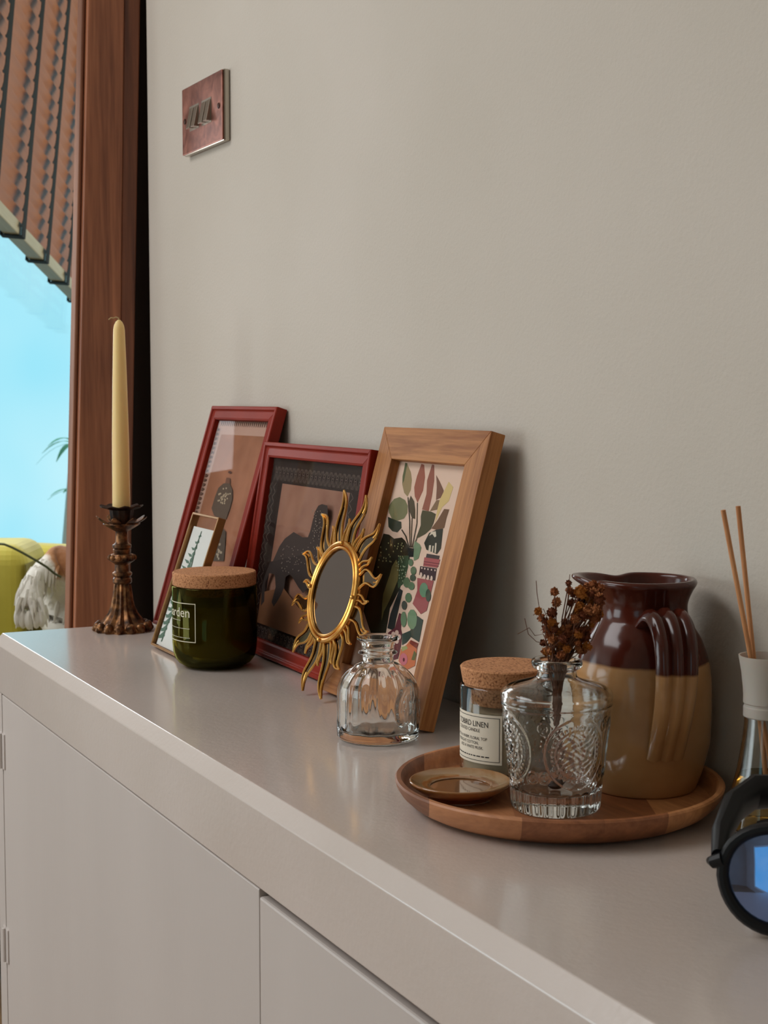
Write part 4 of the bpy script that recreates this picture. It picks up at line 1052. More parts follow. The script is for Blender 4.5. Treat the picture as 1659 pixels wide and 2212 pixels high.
def flame(tip, wid, bend, name, inlay=True):
    tx, tz = tip; L_ = sqrt(tx * tx + tz * tz); ux, uz = tx / L_, tz / L_; px_, pz_ = -uz, ux
    r0 = 0.0465; N = 18
    def ctr(s):
        lat = bend * sin(2 * pi * s) * (0.35 + 0.65 * s) 
        rr = r0 + (L_ - r0) * s
        return (ux * rr + px_ * lat, uz * rr + pz_ * lat)
    def hw(s): return wid * (0.80 + 0.9 * s) * (1 - s) ** 0.85 + 0.0001
    A, B = [], []
    for i in range(N + 1):
        s = i / N; c = ctr(s); A.append((c[0] + px_ * hw(s), c[1] + pz_ * hw(s))); B.append((c[0] - px_ * hw(s), c[1] - pz_ * hw(s)))
    mb = MB()
    for Q in (A, B): mb.tube([(a, -0.0022, CZ + b) for a, b in Q], [0.0015 - 0.0006 * i / N for i in range(N + 1)], 6)
    mid = int(N * 0.7)
    for f_ in (0.5,):
        mb.tube([((a[0] + b[0]) / 2, -0.0016, CZ + (a[1] + b[1]) / 2) for a, b in list(zip(A, B))[mid:]], 0.0009, 5)
    ray = mb.build(name, M['gilt'], sm)
    if inlay:
        mb = MB()
        for i in range(N):
            q0, q1, q2, q3 = A[i], B[i], B[i + 1], A[i + 1]
            mb.hexa([(a, -0.0014, CZ + b) for a, b in (q0, q1, q2, q3)], [(a, -0.0006, CZ + b) for a, b in (q0, q1, q2, q3)])
        mb.build('inlay', M['smoke'], ray)
    return ray
tips = [(-66, 70), (-30, 96), (18, 94), (58, 70), (83, 26), (83, -26), (47, -66), (24, -97.5), (-17, -97), (-57, -66), (-84, -23), (-87, 28)]
for k, (a, b) in enumerate(tips): flame((a / 1000, b / 1000), 0.0080, 0.0050 if k % 2 else 0.0066, 'ray')
for k in range(12):
    a0 = atan2(tips[k][1], tips[k][0]); a1 = atan2(tips[(k + 1) % 12][1], tips[(k + 1) % 12][0])
    if a1 > a0 + 0.5: a1 -= 2 * pi
    am = (a0 + a1) / 2
    flame((0.070 * cos(am), 0.070 * sin(am)), 0.0032, 0.0022, 'short_ray', False)
for k in range(4):
    a = pi / 2 + k * pi / 2
    mb = MB(); mb.ball((0.0462 * cos(a), -0.0062, CZ + 0.0462 * sin(a)), 0.0022, 8, 6); mb.build('stud', M['gilt'], sm)

# ================================================================== GREEN CANDLE JAR
def facing(x, y): return atan2(-0.685 - y, -x)
T = NT('cork'); T.set(rough=0.85)
v = coords(T)
n1 = T.n('TexNoise', Scale=700, Detail=4); n2 = T.n('TexVoronoi', Scale=620)
T.l(v, n1.inputs['Vector']); T.l(v, n2.inputs['Vector'])
mx = T.n('Math', operation='MULTIPLY'); T.l(n1.outputs['Fac'], mx.inputs[0]); T.l(n2.outputs['Distance'], mx.inputs[1])
T.l(ramp(T, mx.outputs[0], [(0.05, lin((204, 148, 104), 1.1)), (0.28, lin((188, 130, 86), 1.1)), (0.5, lin((122, 70, 40), 1.1))]), T.b.inputs['Base Color'])
bump(T, mx.outputs[0], 0.3, 0.0005)
M['cork'] = T.m
M['green_glass'] = glassy('olive_green_glass', (0.52, 0.48, 0.15, 1), 0.0, 1.5)
M['dark_wax'] = plain('olive_wax', (176, 164, 96), 0.5, 1.0)
M['white_ink'] = plain('white_print', (226, 218, 190), 0.6)
GX, GY = -1.464, -0.131
ga = facing(GX, GY)
g = thing('candle_jar', 'dark green glass candle jar with a flat cork lid and white lettering', 'candle', (GX, GY, TOP))
R_ = 0.0440
outer = [(0.001, 0.0), (0.022, 0.0), (0.0315, 0.0016), (0.0375, 0.0052), (0.0415, 0.0105), (0.0432, 0.0170), (R_, 0.0260), (R_, 0.0845), (R_ - 0.0008, 0.0853)]
inner = [(R_ - 0.0022, 0.0853), (R_ - 0.0030, 0.0840), (R_ - 0.0030, 0.0270), (0.0395, 0.0185), (0.0355, 0.0120), (0.026, 0.0085), (0.001, 0.0075)]
mb = MB(); mb.lathe(outer + inner, 72); mb.build('glass', M['green_glass'], g, sharp=50)
mb = MB(); mb.lathe([(0.001, 0.0076), (0.0258, 0.0088), (0.0352, 0.0123), (0.0392, 0.0187), (R_ - 0.0032, 0.0272), (R_ - 0.0032, 0.0655), (0.001, 0.0650)], 60); mb.build('wax', M['dark_wax'], g)
mb = MB(); mb.lathe([(0.001, 0.0760), (0.0400, 0.0760), (0.0400, 0.0855), (0.0428, 0.0857), (0.0434, 0.0866), (0.0434, 0.0985), (0.0424, 0.0996), (0.001, 0.0998)], 72); mb.build('cork_lid', M['cork'], g)
aR = ga - radians(26)
mb = MB()
def strip(mb, a0, a1, z0, z1, rad, n=24, mi=0):
    vs = []
    for i in range(n + 1):
        a = a0 + (a1 - a0) * i / n
        for z in (z0, z1): vs.append((rad * cos(a), rad * sin(a), z))
    mb.add(vs, [(2 * i, 2 * i + 2, 2 * i + 3, 2 * i + 1) for i in range(n)], mi, True)
aL = aR - radians(105)
rad = R_ + 0.00025
strip(mb, aL, aR, 0.0305, 0.0313, rad); strip(mb, aL, aR, 0.0697, 0.0705, rad)
strip(mb, aR - 0.018, aR, 0.0305, 0.0705, rad, 1); strip(mb, aL, aL + 0.018, 0.0305, 0.0705, rad, 1)
random.seed(4)
for zc, a_end in ((0.0520, 26), (0.0440, 10), (0.0345, 10)):
    a = aL + radians(14)
    while a < aR - radians(a_end):
        wd = radians(random.uniform(0.8, 1.8)); strip(mb, a, a + wd, zc, zc + 0.0006, rad, 2); a += wd + radians(0.7)
lab = mb.build('printed_label', M['white_ink'], g)
wrapped_text('Garden', 0.0138, R_, aR - radians(8), 0.0560, M['white_ink'], 'lettering', lab, 'RIGHT', 0.0003, 1.05)

# ================================================================== SMALL CLEAR BOTTLE
M['clear_glass'] = glassy('clear_glass', (0.985, 0.995, 0.99, 1), 0.0, 1.46)
BX, BY = -1.089, -0.131
bt = thing('glass_bottle', 'small empty clear glass bottle with fluted sides in front of the oak frame', 'bottle', (BX, BY, TOP))
def refine(prof, step):
    out = [prof[0]]
    for a, b in zip(prof, prof[1:]):
        n = max(1, int(math.hypot(b[0] - a[0], b[1] - a[1]) / step))
        for i in range(1, n + 1): out.append((a[0] + (b[0] - a[0]) * i / n, a[1] + (b[1] - a[1]) * i / n))
    return out
def smooth_prof(pts, n=6):
    out = []
    for i in range(len(pts) - 1):
        p0 = pts[max(i - 1, 0)]; p1 = pts[i]; p2 = pts[i + 1]; p3 = pts[min(i + 2, len(pts) - 1)]
        for k in range(n):
            t = k / n
            out.append(tuple(0.5 * ((2 * p1[j]) + (-p0[j] + p2[j]) * t + (2 * p0[j] - 5 * p1[j] + 4 * p2[j] - p3[j]) * t * t + (-p0[j] + 3 * p1[j] - 3 * p2[j] + p3[j]) * t ** 3) for j in (0, 1)))
    out.append(pts[-1])
    return out
o_prof = smooth_prof([(0.0300, 0.0), (0.0330, 0.0018), (0.0338, 0.006), (0.0338, 0.020), (0.0337, 0.034), (0.0328, 0.043), (0.0298, 0.0505), (0.0245, 0.0565), (0.0178, 0.0612), (0.0136, 0.0632), (0.0128, 0.0655), (0.0132, 0.0688), (0.0160, 0.0705), (0.0162, 0.0716), (0.0136, 0.0732), (0.0134, 0.0765), (0.0148, 0.0800), (0.0172, 0.0822), (0.0172, 0.0838)], 5)
i_prof = smooth_prof([(0.0140, 0.0842), (0.0115, 0.0815), (0.0105, 0.0760), (0.0105, 0.0650), (0.0150, 0.0600), (0.0225, 0.0545), (0.0275, 0.0485), (0.0300, 0.0420), (0.0306, 0.033), (0.0305, 0.012), (0.0285, 0.0072), (0.020, 0.0064), (0.001, 0.0062)], 4)
bma = facing(BX, BY) + radians(62)
def bmod(r, z, a, i):
    if i >= len(o_prof): return r, z
    h = 0.0
    if 0.008 < z < 0.061 and r > 0.014:
        env = min(1, (z - 0.008) / 0.006) * min(1, (0.061 - z) / 0.006)
        da = (a - bma + pi) % (2 * pi) - pi
        u, vv = da * 0.034, z - 0.029
        dd = sqrt(u * u + vv * vv)
        flat = 1 if dd > 0.021 else 0
        h -= flat * env * 0.0017 * abs(cos(7 * a)) ** 1.6
        for R0 in (0.0195, 0.0165): h += 0.0008 * math.exp(-((dd - R0) / 0.0009) ** 2)
        if dd < 0.0150: h += 0.0006 * noise.noise((u * 420, vv * 420, 1.0)) + 0.0003
    return r + h, z
mb = MB(); mb.lathe([(0.001, 0.0012)] + o_prof + i_prof, 196, lambda r, z, a, i: bmod(r, z, a, i - 1) if i > 0 else (r, z)); mb.build('glass', M['clear_glass'], bt, sharp=60)
tag(bt, 'small empty clear glass bottle with fluted sides in front of the oak frame', 'bottle')

# ================================================================== ROUND WOODEN TRAY (glued planks turned to a dish)
TX, TY = -0.850, -0.1136
tray = thing('wooden_tray', 'round brown wooden tray holding the jug, vase, candle and saucer', 'tray', (TX, TY, TOP))
tprof = [(0.001, 0.0), (0.088, 0.0), (0.0955, 0.0014), (0.1025, 0.0050), (0.1080, 0.0100), (0.1112, 0.0150), (0.1122, 0.0190), (0.1112, 0.0202), (0.1082, 0.0203), (0.1070, 0.0190), (0.1058, 0.0140), (0.1042, 0.0095), (0.1030, 0.0082), (0.100, 0.0080), (0.001, 0.0080)]
tb = MB(); tb.lathe(tprof, 120)
tm = bpy.data.meshes.new('tray_turned'); tm.from_pydata(tb.v, [], tb.f)
cuts = [-0.20, -0.0905, -0.0345, 0.0160, 0.0580, 0.20]
tones = [((96, 58, 38), (136, 88, 60)), ((142, 90, 56), (176, 120, 80)), ((106, 62, 36), (146, 92, 58)), ((112, 66, 38), (150, 94, 58)), ((150, 98, 58), (186, 130, 84))]
for k in range(len(cuts) - 1):
    bm = bmesh.new(); bm.from_mesh(tm)
    for c0, sgn in ((cuts[k], 1), (cuts[k + 1], -1)):
        r_ = bmesh.ops.bisect_plane(bm, geom=bm.verts[:] + bm.edges[:] + bm.faces[:], plane_co=(RX * c0, RY * c0, 0), plane_no=(RX * sgn, RY * sgn, 0), clear_inner=True)
        ed = [e for e in bm.edges if e.is_boundary]
        if ed: bmesh.ops.edgenet_fill(bm, edges=ed)
    bmesh.ops.recalc_face_normals(bm, faces=bm.faces)
    me = bpy.data.meshes.new('plank'); bm.to_mesh(me); bm.free()
    me.polygons.foreach_set('use_smooth', [True] * len(me.polygons)); me.set_sharp_from_angle(angle=radians(30))
    T = wood('tray_wood_%d' % k, tones[k][0], tones[k][1], 0.9, 'z', 0.5, 1.45, 0.12, k * 1.7)
    mp = [n_ for n_ in T.node_tree.nodes if n_.type == 'MAPPING']
    for q_, s_ in zip(mp, (1, 6)):
        q_.inputs['Scale'].default_value = (9 * s_, 60 * s_, 60 * s_); q_.inputs['Rotation'].default_value = (0, 0, YAW + pi * 0.03)
    me.materials.append(T)
    o = bpy.data.objects.new('plank', me); COL.objects.link(o); o.parent = tray

# ================================================================== WHITE CANDLE WITH CORK
CX, CY = -0.9085, -0.120
TB = TOP + 0.0081
ca_ = facing(CX, CY)
cnd = thing('candle_jar', 'clear glass candle jar with cork stopper and cream paper label on the tray', 'candle', (CX, CY, TB))
R2 = 0.0325
mb = MB(); mb.lathe([(0.001, 0.0), (0.0295, 0.0), (0.0318, 0.001), (R2, 0.003), (R2, 0.0665), (R2 - 0.0008, 0.0675), (R2 - 0.0020, 0.0672), (R2 - 0.0026, 0.0655), (R2 - 0.0026, 0.0080), (R2 - 0.005, 0.0062), (0.001, 0.006)], 64); mb.build('glass', M['clear_glass'], cnd, sharp=50)
mb = MB(); mb.lathe([(0.001, 0.0061), (R2 - 0.0052, 0.0063), (R2 - 0.0028, 0.0082), (R2 - 0.0028, 0.0500), (0.001, 0.0496)], 56); mb.build('wax', plain('ivory_wax', (214, 194, 160), 0.5, 1.0), cnd)
mb = MB(); mb.lathe([(0.001, 0.0535), (R2 - 0.0042, 0.0540), (R2 - 0.0030, 0.0660), (R2 - 0.0030, 0.0676), (R2 - 0.0018, 0.0686), (R2 + 0.0002, 0.0795), (R2 - 0.0008, 0.0806), (0.001, 0.0808)], 64); mb.build('cork_stopper', M['cork'], cnd)
lr = ca_ - radians(4); ll = lr - radians(150)
mb = MB(); strip(mb, ll, lr, 0.0150, 0.0500, R2 + 0.0002, 48)
lb = mb.build('paper_label', plain('cream_label', (224, 212, 192), 0.7, 1.1), cnd)
M['black_ink'] = plain('black_print', (44, 36, 32), 0.7)
mb = MB(); rr_ = R2 + 0.00035
strip(mb, ll + 0.05, lr - 0.05, 0.0168, 0.0172, rr_, 40); strip(mb, ll + 0.05, lr - 0.05, 0.0478, 0.0482, rr_, 40); strip(mb, lr - 0.063, lr - 0.05, 0.0168, 0.0482, rr_, 1); strip(mb, ll + 0.05, ll + 0.063, 0.0168, 0.0482, rr_, 1)
random.seed(9); a = ll + radians(20)
while a < lr - radians(16):
    wd = radians(random.uniform(2, 6)); strip(mb, a, min(a + wd, lr - radians(15)), 0.0196, 0.0204, rr_, 2); a += wd + radians(1.4)
mb.build('border_lines', M['black_ink'], lb)
lc = lr - radians(44)
for body, size, z, end in (('TOBIRD LINEN', 0.0056, 0.0410, 17), ('SCENTED CANDLE', 0.0034, 0.0372, 29), ('WITH A WARM, FLORAL TOP', 0.0030, 0.0316, 19), ('MIDNIGHT COTTON,', 0.0030, 0.0283, 31), ('AND A WHITE MUSK.', 0.0030, 0.0250, 24)):
    wrapped_text(body, size, R2, lr - radians(end), z, M['black_ink'], 'lettering', lb, 'RIGHT', 0.0004, 0.85)

# ================================================================== GLAZED SAUCER
DX, DY = -0.872, -0.1785
T = NT('amber_glaze'); T.set(rough=0.12, coat=0.6)
tc_ = T.n('TexCoord'); sp = T.n('SeparateXYZ'); T.l(tc_.outputs['Object'], sp.inputs[0])
ln_ = T.n('VectorMath', operation='LENGTH'); cb = T.n('CombineXYZ'); T.l(sp.outputs[0], cb.inputs[0]); T.l(sp.outputs[1], cb.inputs[1]); T.l(cb.outputs[0], ln_.inputs[0])
nz = T.n('TexNoise', Scale=75, Detail=4, Distortion=1.0); T.l(tc_.outputs['Object'], nz.inputs['Vector'])
ad = T.n('Math', operation='MULTIPLY_ADD'); ad.inputs[1].default_value = 0.009; T.l(nz.outputs['Fac'], ad.inputs[0]); T.l(ln_.outputs['Value'], ad.inputs[2])
mr = T.n('MapRange'); mr.inputs['From Max'].default_value = 0.044; T.l(ad.outputs[0], mr.inputs['Value'])
col_in = ramp(T, mr.outputs['Result'], [(0.30, lin((176, 150, 118))), (0.56, lin((168, 132, 92))), (0.64, lin((150, 92, 44))), (0.70, lin((168, 136, 98))), (0.86, lin((162, 116, 70))), (0.97, lin((150, 84, 30)))])
mz = T.n('MapRange'); mz.inputs['From Min'].default_value = 0.0062; mz.inputs['From Max'].default_value = 0.0088; T.l(sp.outputs[2], mz.inputs['Value'])
mxc = T.n('MixRGB'); mxc.inputs[1].default_value = lin((122, 62, 20)); T.l(col_in, mxc.inputs[2]); T.l(mz.outputs['Result'], mxc.inputs[0]); T.l(mxc.outputs[0], T.b.inputs['Base Color'])
M['saucer'] = T.m
mb = MB()
mb.lathe(smooth_prof([(0.001, 0.0), (0.0205, 0.0), (0.0222, 0.0008), (0.0235, 0.0028), (0.0290, 0.0056), (0.0335, 0.0090), (0.0348, 0.0112), (0.0340, 0.0122), (0.0325, 0.0116), (0.0270, 0.0094), (0.0212, 0.0084), (0.0204, 0.0076), (0.0192, 0.0072), (0.001, 0.0070)], 3), 72)
o = mb.build('glazed_saucer', M['saucer'], None, (DX, DY, TB)); tag(o, 'small brown glazed pottery saucer on the left of the wooden tray', 'saucer')

# ================================================================== CUT GLASS VASE
VX, VY = -0.8204, -0.1353
vs_ = thing('glass_vase', 'pressed clear glass vase with round medallions holding dried flowers', 'vase', (VX, VY, TB))
vf = facing(VX, VY)
vo = smooth_prof([(0.0262, 0.0), (0.0285, 0.0008), (0.0296, 0.0040), (0.0302, 0.0100), (0.0308, 0.0190), (0.0318, 0.030), (0.0330, 0.042), (0.0344, 0.056), (0.0358, 0.067), (0.0366, 0.0725), (0.0370, 0.0760), (0.0362, 0.0788), (0.0325, 0.0815), (0.0250, 0.0840), (0.0175, 0.0862), (0.0140, 0.0880), (0.0130, 0.0905), (0.0132, 0.0930), (0.0158, 0.0942), (0.0168, 0.0965), (0.0164, 0.0990), (0.0145, 0.1002)], 7)
vi = smooth_prof([(0.0115, 0.0995), (0.0106, 0.0965), (0.0105, 0.0890), (0.0135, 0.0850), (0.0240, 0.0810), (0.0312, 0.0775), (0.0330, 0.0735), (0.0322, 0.066), (0.0306, 0.052), (0.0290, 0.035), (0.0276, 0.020), (0.0262, 0.0150), (0.0200, 0.0128), (0.001, 0.0122)], 3)
def vmod(r, z, a, i):
    if i >= len(vo): return r, z
    h = 0.0
    if z < 0.0172:                               # flutes round the foot
        h -= 0.0011 * (0.5 + 0.5 * cos(26 * a)) ** 2 * min(1, max(0, (0.0172 - z) / 0.002)) * min(1, z / 0.003)
    elif z < 0.0735:
        k = round((a - vf - radians(24)) / (pi / 2)); da = a - vf - radians(24) - k * pi / 2
        u, w_ = da * 0.0335, z - 0.0430
        dd = sqrt(u * u + (w_ * 0.92) ** 2)
        for R0, s_, g_ in ((0.0205, 0.0007, 0.0008), (0.0188, 0.0005, 0.0005), (0.0140, 0.0006, 0.0006)): h += g_ * math.exp(-((dd - R0) / s_) ** 2)
        if 0.0150 < dd < 0.0180:                # bead ring
            h += 0.0009 * (0.5 + 0.5 * cos(34 * atan2(w_, u))) ** 2 * math.exp(-((dd - 0.0165) / 0.0009) ** 2)
        if dd < 0.0132:
            h += 0.0006 * sin(u * 900 + 2.0 * sin(w_ * 500)) * cos(w_ * 1000 + sin(u * 400)) + 0.0003
        if dd > 0.0212:                          # scrolls between the medallions
            ua = abs(u) - 0.0262
            for zc in (0.0600, 0.0270):
                d2 = sqrt((abs(ua) - 0.0042) ** 2 + (z - zc) ** 2)
                for R0 in (0.0030, 0.0012): h += 0.0006 * math.exp(-((d2 - R0) / 0.0005) ** 2)
        h += 0.0006 * math.exp(-((z - 0.0705) / 0.0007) ** 2)
    return r + h, z
vo = refine(vo, 0.00075)
mb = MB(); mb.lathe([(0.001, 0.0016)] + vo + vi, 288, lambda r, z, a, i: vmod(r, z, a, i - 1) if i > 0 else (r, z)); mb.build('glass', M['clear_glass'], vs_, sharp=70)

# --- dried flowers standing in the vase
M['stem'] = plain('dry_stem', (112, 70, 48), 0.8)
M['head'] = [noisy('dry_flower_%d' % k, a, b, 300, 0.9, 1.4, spec=0.1) for k, (a, b) in enumerate((((104, 58, 34), (150, 92, 58)), ((124, 78, 48), (168, 110, 72)), ((128, 76, 34), (164, 104, 48)), ((82, 44, 30), (116, 66, 44))))]
fl = thing('dried_flowers', 'bunch of dried brown flowers standing in the cut glass vase', 'flowers', (VX, VY, TB))
random.seed(11)
heads_m = []
for k in range(4):
    mb = MB()
    nn = 40
    for j in range(nn):
        zt = 1 - 2 * (j + 0.5) / nn; ph = j * 2.39996; rr0 = sqrt(1 - zt * zt)
        d_ = Vector((rr0 * cos(ph), rr0 * sin(ph), zt)); d_ += Vector((random.uniform(-.3, .3), random.uniform(-.3, .3), random.uniform(-.3, .3))); d_.normalize()
        s_ = d_.orthogonal().normalized(); t_ = d_.cross(s_)
        L_ = random.uniform(0.8, 1.15); wd = random.uniform(0.22, 0.34)
        tip = d_ * L_ + t_ * random.uniform(-.2, .2)
        mb.add([d_ * 0.35, d_ * 0.72 + s_ * wd, tip, d_ * 0.72 - s_ * wd, d_ * 0.66 + t_ * 0.12], [(0, 1, 4), (1, 2, 4), (2, 3, 4), (3, 0, 4)])
    mb.ball((0, 0, 0), 0.62, 8, 6)
    o = mb.build('flower_head', M['head'][k], fl, (0, 0, 0.1), scale_tmp=0)
    del o['scale_tmp']
    heads_m.append(o)
HEADS = [(-9, 46, 7.5), (-3, 38.5, 8), (-45, 34, 7.5), (21, 51, 5), (26, 46, 6), (-14, 32.5, 8), (-16, 27, 8), (-8, 24, 8), (-36, 29, 7), (-22, 20.5, 7.5), (2, 20, 7), (47, 45.5, 9), (63, 46.5, 9), (79, 48.5, 9),
         (53, 39, 9), (70, 40, 9), (84, 43, 8), (30, 38, 7), (53, 32.5, 8.5), (92, 30, 8.5), (76, 35, 8.5), (40, 20, 9), (59, 17, 9), (47, 12, 9), (13, 14, 8), (-28, 12, 6), (28, 8, 8), (63, 11, 8), (5, 6, 8), (38, 27, 7), (-5, 12, 7), (74, 24, 6), (20, 25, 6),
         (57, 43, 8), (72, 44, 8), (45, 35, 8), (62, 34, 8), (84, 38, 7), (50, 22, 8), (66, 20, 8), (33, 14, 8), (55, 8, 7), (18, 10, 8), (-18, 8, 6), (-10, 30, 7), (-27, 27, 6), (36, 43, 7), (-12, 16, 8)]
random.seed(31)
HEADS += [(random.uniform(34, 92), random.uniform(27, 48), random.uniform(6, 9)) for _ in range(26)] + [(random.uniform(-26, 66), random.uniform(3, 26), random.uniform(5, 8)) for _ in range(26)]
for j, (dx, dz, rp_) in enumerate(HEADS):
    src = heads_m[(j * 7 + (1 if dx > 30 else 0)) % 4]
    u = dx * 0.000306; dep = random.uniform(-0.011, 0.008)
    p = Vector((RX * u - cos(YAW) * dep, RY * u + sin(YAW) * dep, 0.0975 + dz * 0.00104))
    s_ = rp_ * 0.000306 * random.uniform(1.35, 1.8)
    if j < 4:
        o = heads_m[j]; o.location = p; o.scale = (s_,) * 3; src = o
    else: o = copy_obj(src, fl, p, (random.uniform(0, 6), random.uniform(0, 6), random.uniform(0, 6)), (s_,) * 3)
    b0 = Vector((random.uniform(-.005, .005), random.uniform(-.005, .005), 0.094)); b1 = Vector((random.uniform(-.002, .002), random.uniform(-.002, .002), random.uniform(0.055, 0.075)))
    mid = (b0 + p) / 2 + Vector((random.uniform(-.003, .003), random.uniform(-.003, .003), 0.004))
    mb = MB(); mb.tube([b1, b0, mid, p], 0.00042, 5); mb.build('stem', M['stem'], fl)
for pts in (((-30, 18), (-48, 17), (-60, 22), (-85, 18)), ((-20, 12), (-44, 13), (-62, 18), (-70, 28)), ((-10, 10), (-34, 26), (-44, 44), (-46, 52)), ((40, 4), (75, 14), (92, 26), (99, 40)), ((0, 8), (14, 26), (22, 40), (26, 56)), ((10, 6), (-12, 22), (-30, 34), (-52, 30))):
    mb = MB(); mb.tube([(0, 0, 0.094)] + [(RX * a * 0.000306, RY * a * 0.000306, 0.0975 + b * 0.00104) for a, b in pts], 0.00026, 5); mb.build('twig', M['stem'], fl)
mb = MB(); mb.tube([(0.001, 0.002, 0.094), (0.0, 0.001, 0.062), (0.002, -0.001, 0.040), (0.001, -0.001, 0.0165)], [0.0026, 0.0015, 0.0008, 0.0006], 8); mb.build('stem_bundle', M['stem'], fl)
mb = MB(); mb.ball((0.001, -0.001, 0.0158), (0.0052, 0.0052, 0.0030), 12, 8); mb.build('seed_pod', plain('dark_seed', (44, 30, 26), 0.6), fl)

# ================================================================== STONEWARE JUG
JX, JY = -0.8405, -0.0500
T = NT('stoneware_glaze'); T.set(rough=0.16, coat=0.1, spec=0.38)
tc_ = T.n('TexCoord'); sp = T.n('SeparateXYZ'); T.l(tc_.outputs['Object'], sp.inputs[0])
nz = T.n('TexNoise', Scale=28, Detail=3); T.l(tc_.outputs['Object'], nz.inputs['Vector'])
ad = T.n('Math', operation='MULTIPLY_ADD'); ad.inputs[1].default_value = 0.005; T.l(nz.outputs['Fac'], ad.inputs[0]); T.l(sp.outputs[2], ad.inputs[2])
mr = T.n('MapRange'); mr.inputs['From Min'].default_value = 0.0915; mr.inputs['From Max'].default_value = 0.0935; T.l(ad.outputs[0], mr.inputs['Value'])
tan = ramp(T, nz.outputs['Fac'], [(0.3, lin((148, 108, 68), 1.35)), (0.7, lin((164, 124, 82), 1.35))])
brn = ramp(T, nz.outputs['Fac'], [(0.3, lin((62, 24, 16), 1.0)), (0.7, lin((84, 34, 22), 1.0))])
mxc = T.n('MixRGB'); T.l(mr.outputs['Result'], mxc.inputs[0]); T.l(tan, mxc.inputs[1]); T.l(brn, mxc.inputs[2]); T.l(mxc.outputs[0], T.b.inputs['Base Color'])
M['stoneware'] = T.m
jug = thing('stoneware_jug', 'brown and tan glazed stoneware jug with a ridged handle on the tray', 'jug', (JX, JY, TB))
jo = smooth_prof([(0.0360, 0.0), (0.0376, 0.0012), (0.0396, 0.0060), (0.0428, 0.0155), (0.0468, 0.032), (0.0475, 0.048), (0.0475, 0.071), (0.0468, 0.081), (0.0448, 0.091), (0.0402, 0.104), (0.0345, 0.1135), (0.0312, 0.1195), (0.0300, 0.1265), (0.0308, 0.1320), (0.0335, 0.1385), (0.0360, 0.1428), (0.0362, 0.1450), (0.0350, 0.1466)], 5)
ji = smooth_prof([(0.0330, 0.1466), (0.0314, 0.1452), (0.0300, 0.1390), (0.0272, 0.1300), (0.0272, 0.1220), (0.0310, 0.1130), (0.0400, 0.0920), (0.0428, 0.0700), (0.0420, 0.0300), (0.034, 0.0070), (0.001, 0.0060)], 3)
spa = atan2(-RY * 0.87 + sin(YAW) * 0.5, -RX * 0.87 - cos(YAW) * 0.5)
def jmod(r, z, a, i):
    da = (a - spa + pi) % (2 * pi) - pi
    e = max(0.0, (z - 0.120) / 0.0266) if 1 <= i else 0
    f = math.exp(-(da / 0.50) ** 2) * e ** 1.3
    g_ = math.exp(-((abs(da) - 0.62) / 0.22) ** 2) * e ** 2
    return r * (1 + 0.50 * f) - 0.002 * g_, z + 0.0002 * f - 0.0022 * g_
mb = MB(); mb.lathe([(0.001, 0.001)] + jo + ji, 120, jmod); mb.build('body', M['stoneware'], jug, sharp=60)
ha = facing(JX, JY) + radians(20)
hr, ht = Vector((cos(ha), sin(ha), 0)), Vector((-sin(ha), cos(ha), 0))
path = smooth_prof([(0.0285, 0.1180), (0.0400, 0.1240), (0.0520, 0.1222), (0.0612, 0.1110), (0.0645, 0.0940), (0.0630, 0.0760), (0.0580, 0.0590), (0.0510, 0.0430), (0.0450, 0.0300)], 5)
mb = MB(); nsec = 37; vs = []
for i, (pr, pz) in enumerate(path):
    a, b = path[max(i - 1, 0)], path[min(i + 1, len(path) - 1)]
    tx, tz = b[0] - a[0], b[1] - a[1]; l = math.hypot(tx, tz); nx, nz_ = -tz / l, tx / l
    s = i / (len(path) - 1); wd = 0.0165 * (1.0 - 0.22 * s); th_ = 0.0046 * (1 - 0.45 * s)
    for k in range(nsec):
        q_ = 2 * pi * k / nsec; x_ = cos(q_); y_ = sin(q_)
        rid = (0.30 + 1.15 * abs(sin(1.5 * pi * (x_ + 1))) ** 0.8) if y_ > 0 else 0.6
        yy = math.copysign(abs(y_) ** 0.5, y_) * th_ * rid * 1.25
        vs.append(hr * (pr + nx * yy) + ht * (wd * x_) + Vector((0, 0, pz + nz_ * yy)))
fs = []
for i in range(len(path) - 1):
    for k in range(nsec): l = (k + 1) % nsec; fs.append((i * nsec + k, i * nsec + l, (i + 1) * nsec + l, (i + 1) * nsec + k))
fs += [tuple(range(nsec)), tuple(reversed(range((len(path) - 1) * nsec, len(path) * nsec)))]
mb.add(vs, fs, 0, True); mb.build('handle', M['stoneware'], jug, sharp=70)

# ================================================================== REED DIFFUSER
FX, FY = -0.731, -0.036
df = thing('reed_diffuser', 'glass reed diffuser bottle with frosted collar behind the sunglasses', 'diffuser', (FX, FY, TOP))
mb = MB(); mb.lathe(smooth_prof([(0.024, 0.0), (0.0262, 0.0012), (0.0266, 0.0040), (0.0243, 0.0120), (0.0198, 0.0310), (0.0163, 0.0480), (0.0140, 0.0640), (0.0130, 0.0760), (0.0128, 0.0790)], 4) + [(0.0110, 0.0790)] + smooth_prof([(0.0112, 0.0760), (0.0122, 0.0640), (0.0145, 0.0480), (0.0180, 0.0310), (0.0222, 0.0130), (0.0235, 0.0060), (0.020, 0.0045), (0.001, 0.0042)], 4), 60); mb.build('bottle', M['clear_glass'], df, sharp=60)
mb = MB(); mb.lathe([(0.001, 0.0043), (0.0199, 0.0046), (0.0233, 0.0062), (0.0220, 0.0131), (0.0178, 0.0311), (0.0160, 0.0395), (0.001, 0.0392)], 48); mb.build('oil', glassy('amber_oil', (0.93, 0.80, 0.52, 1), 0, 1.36), df)
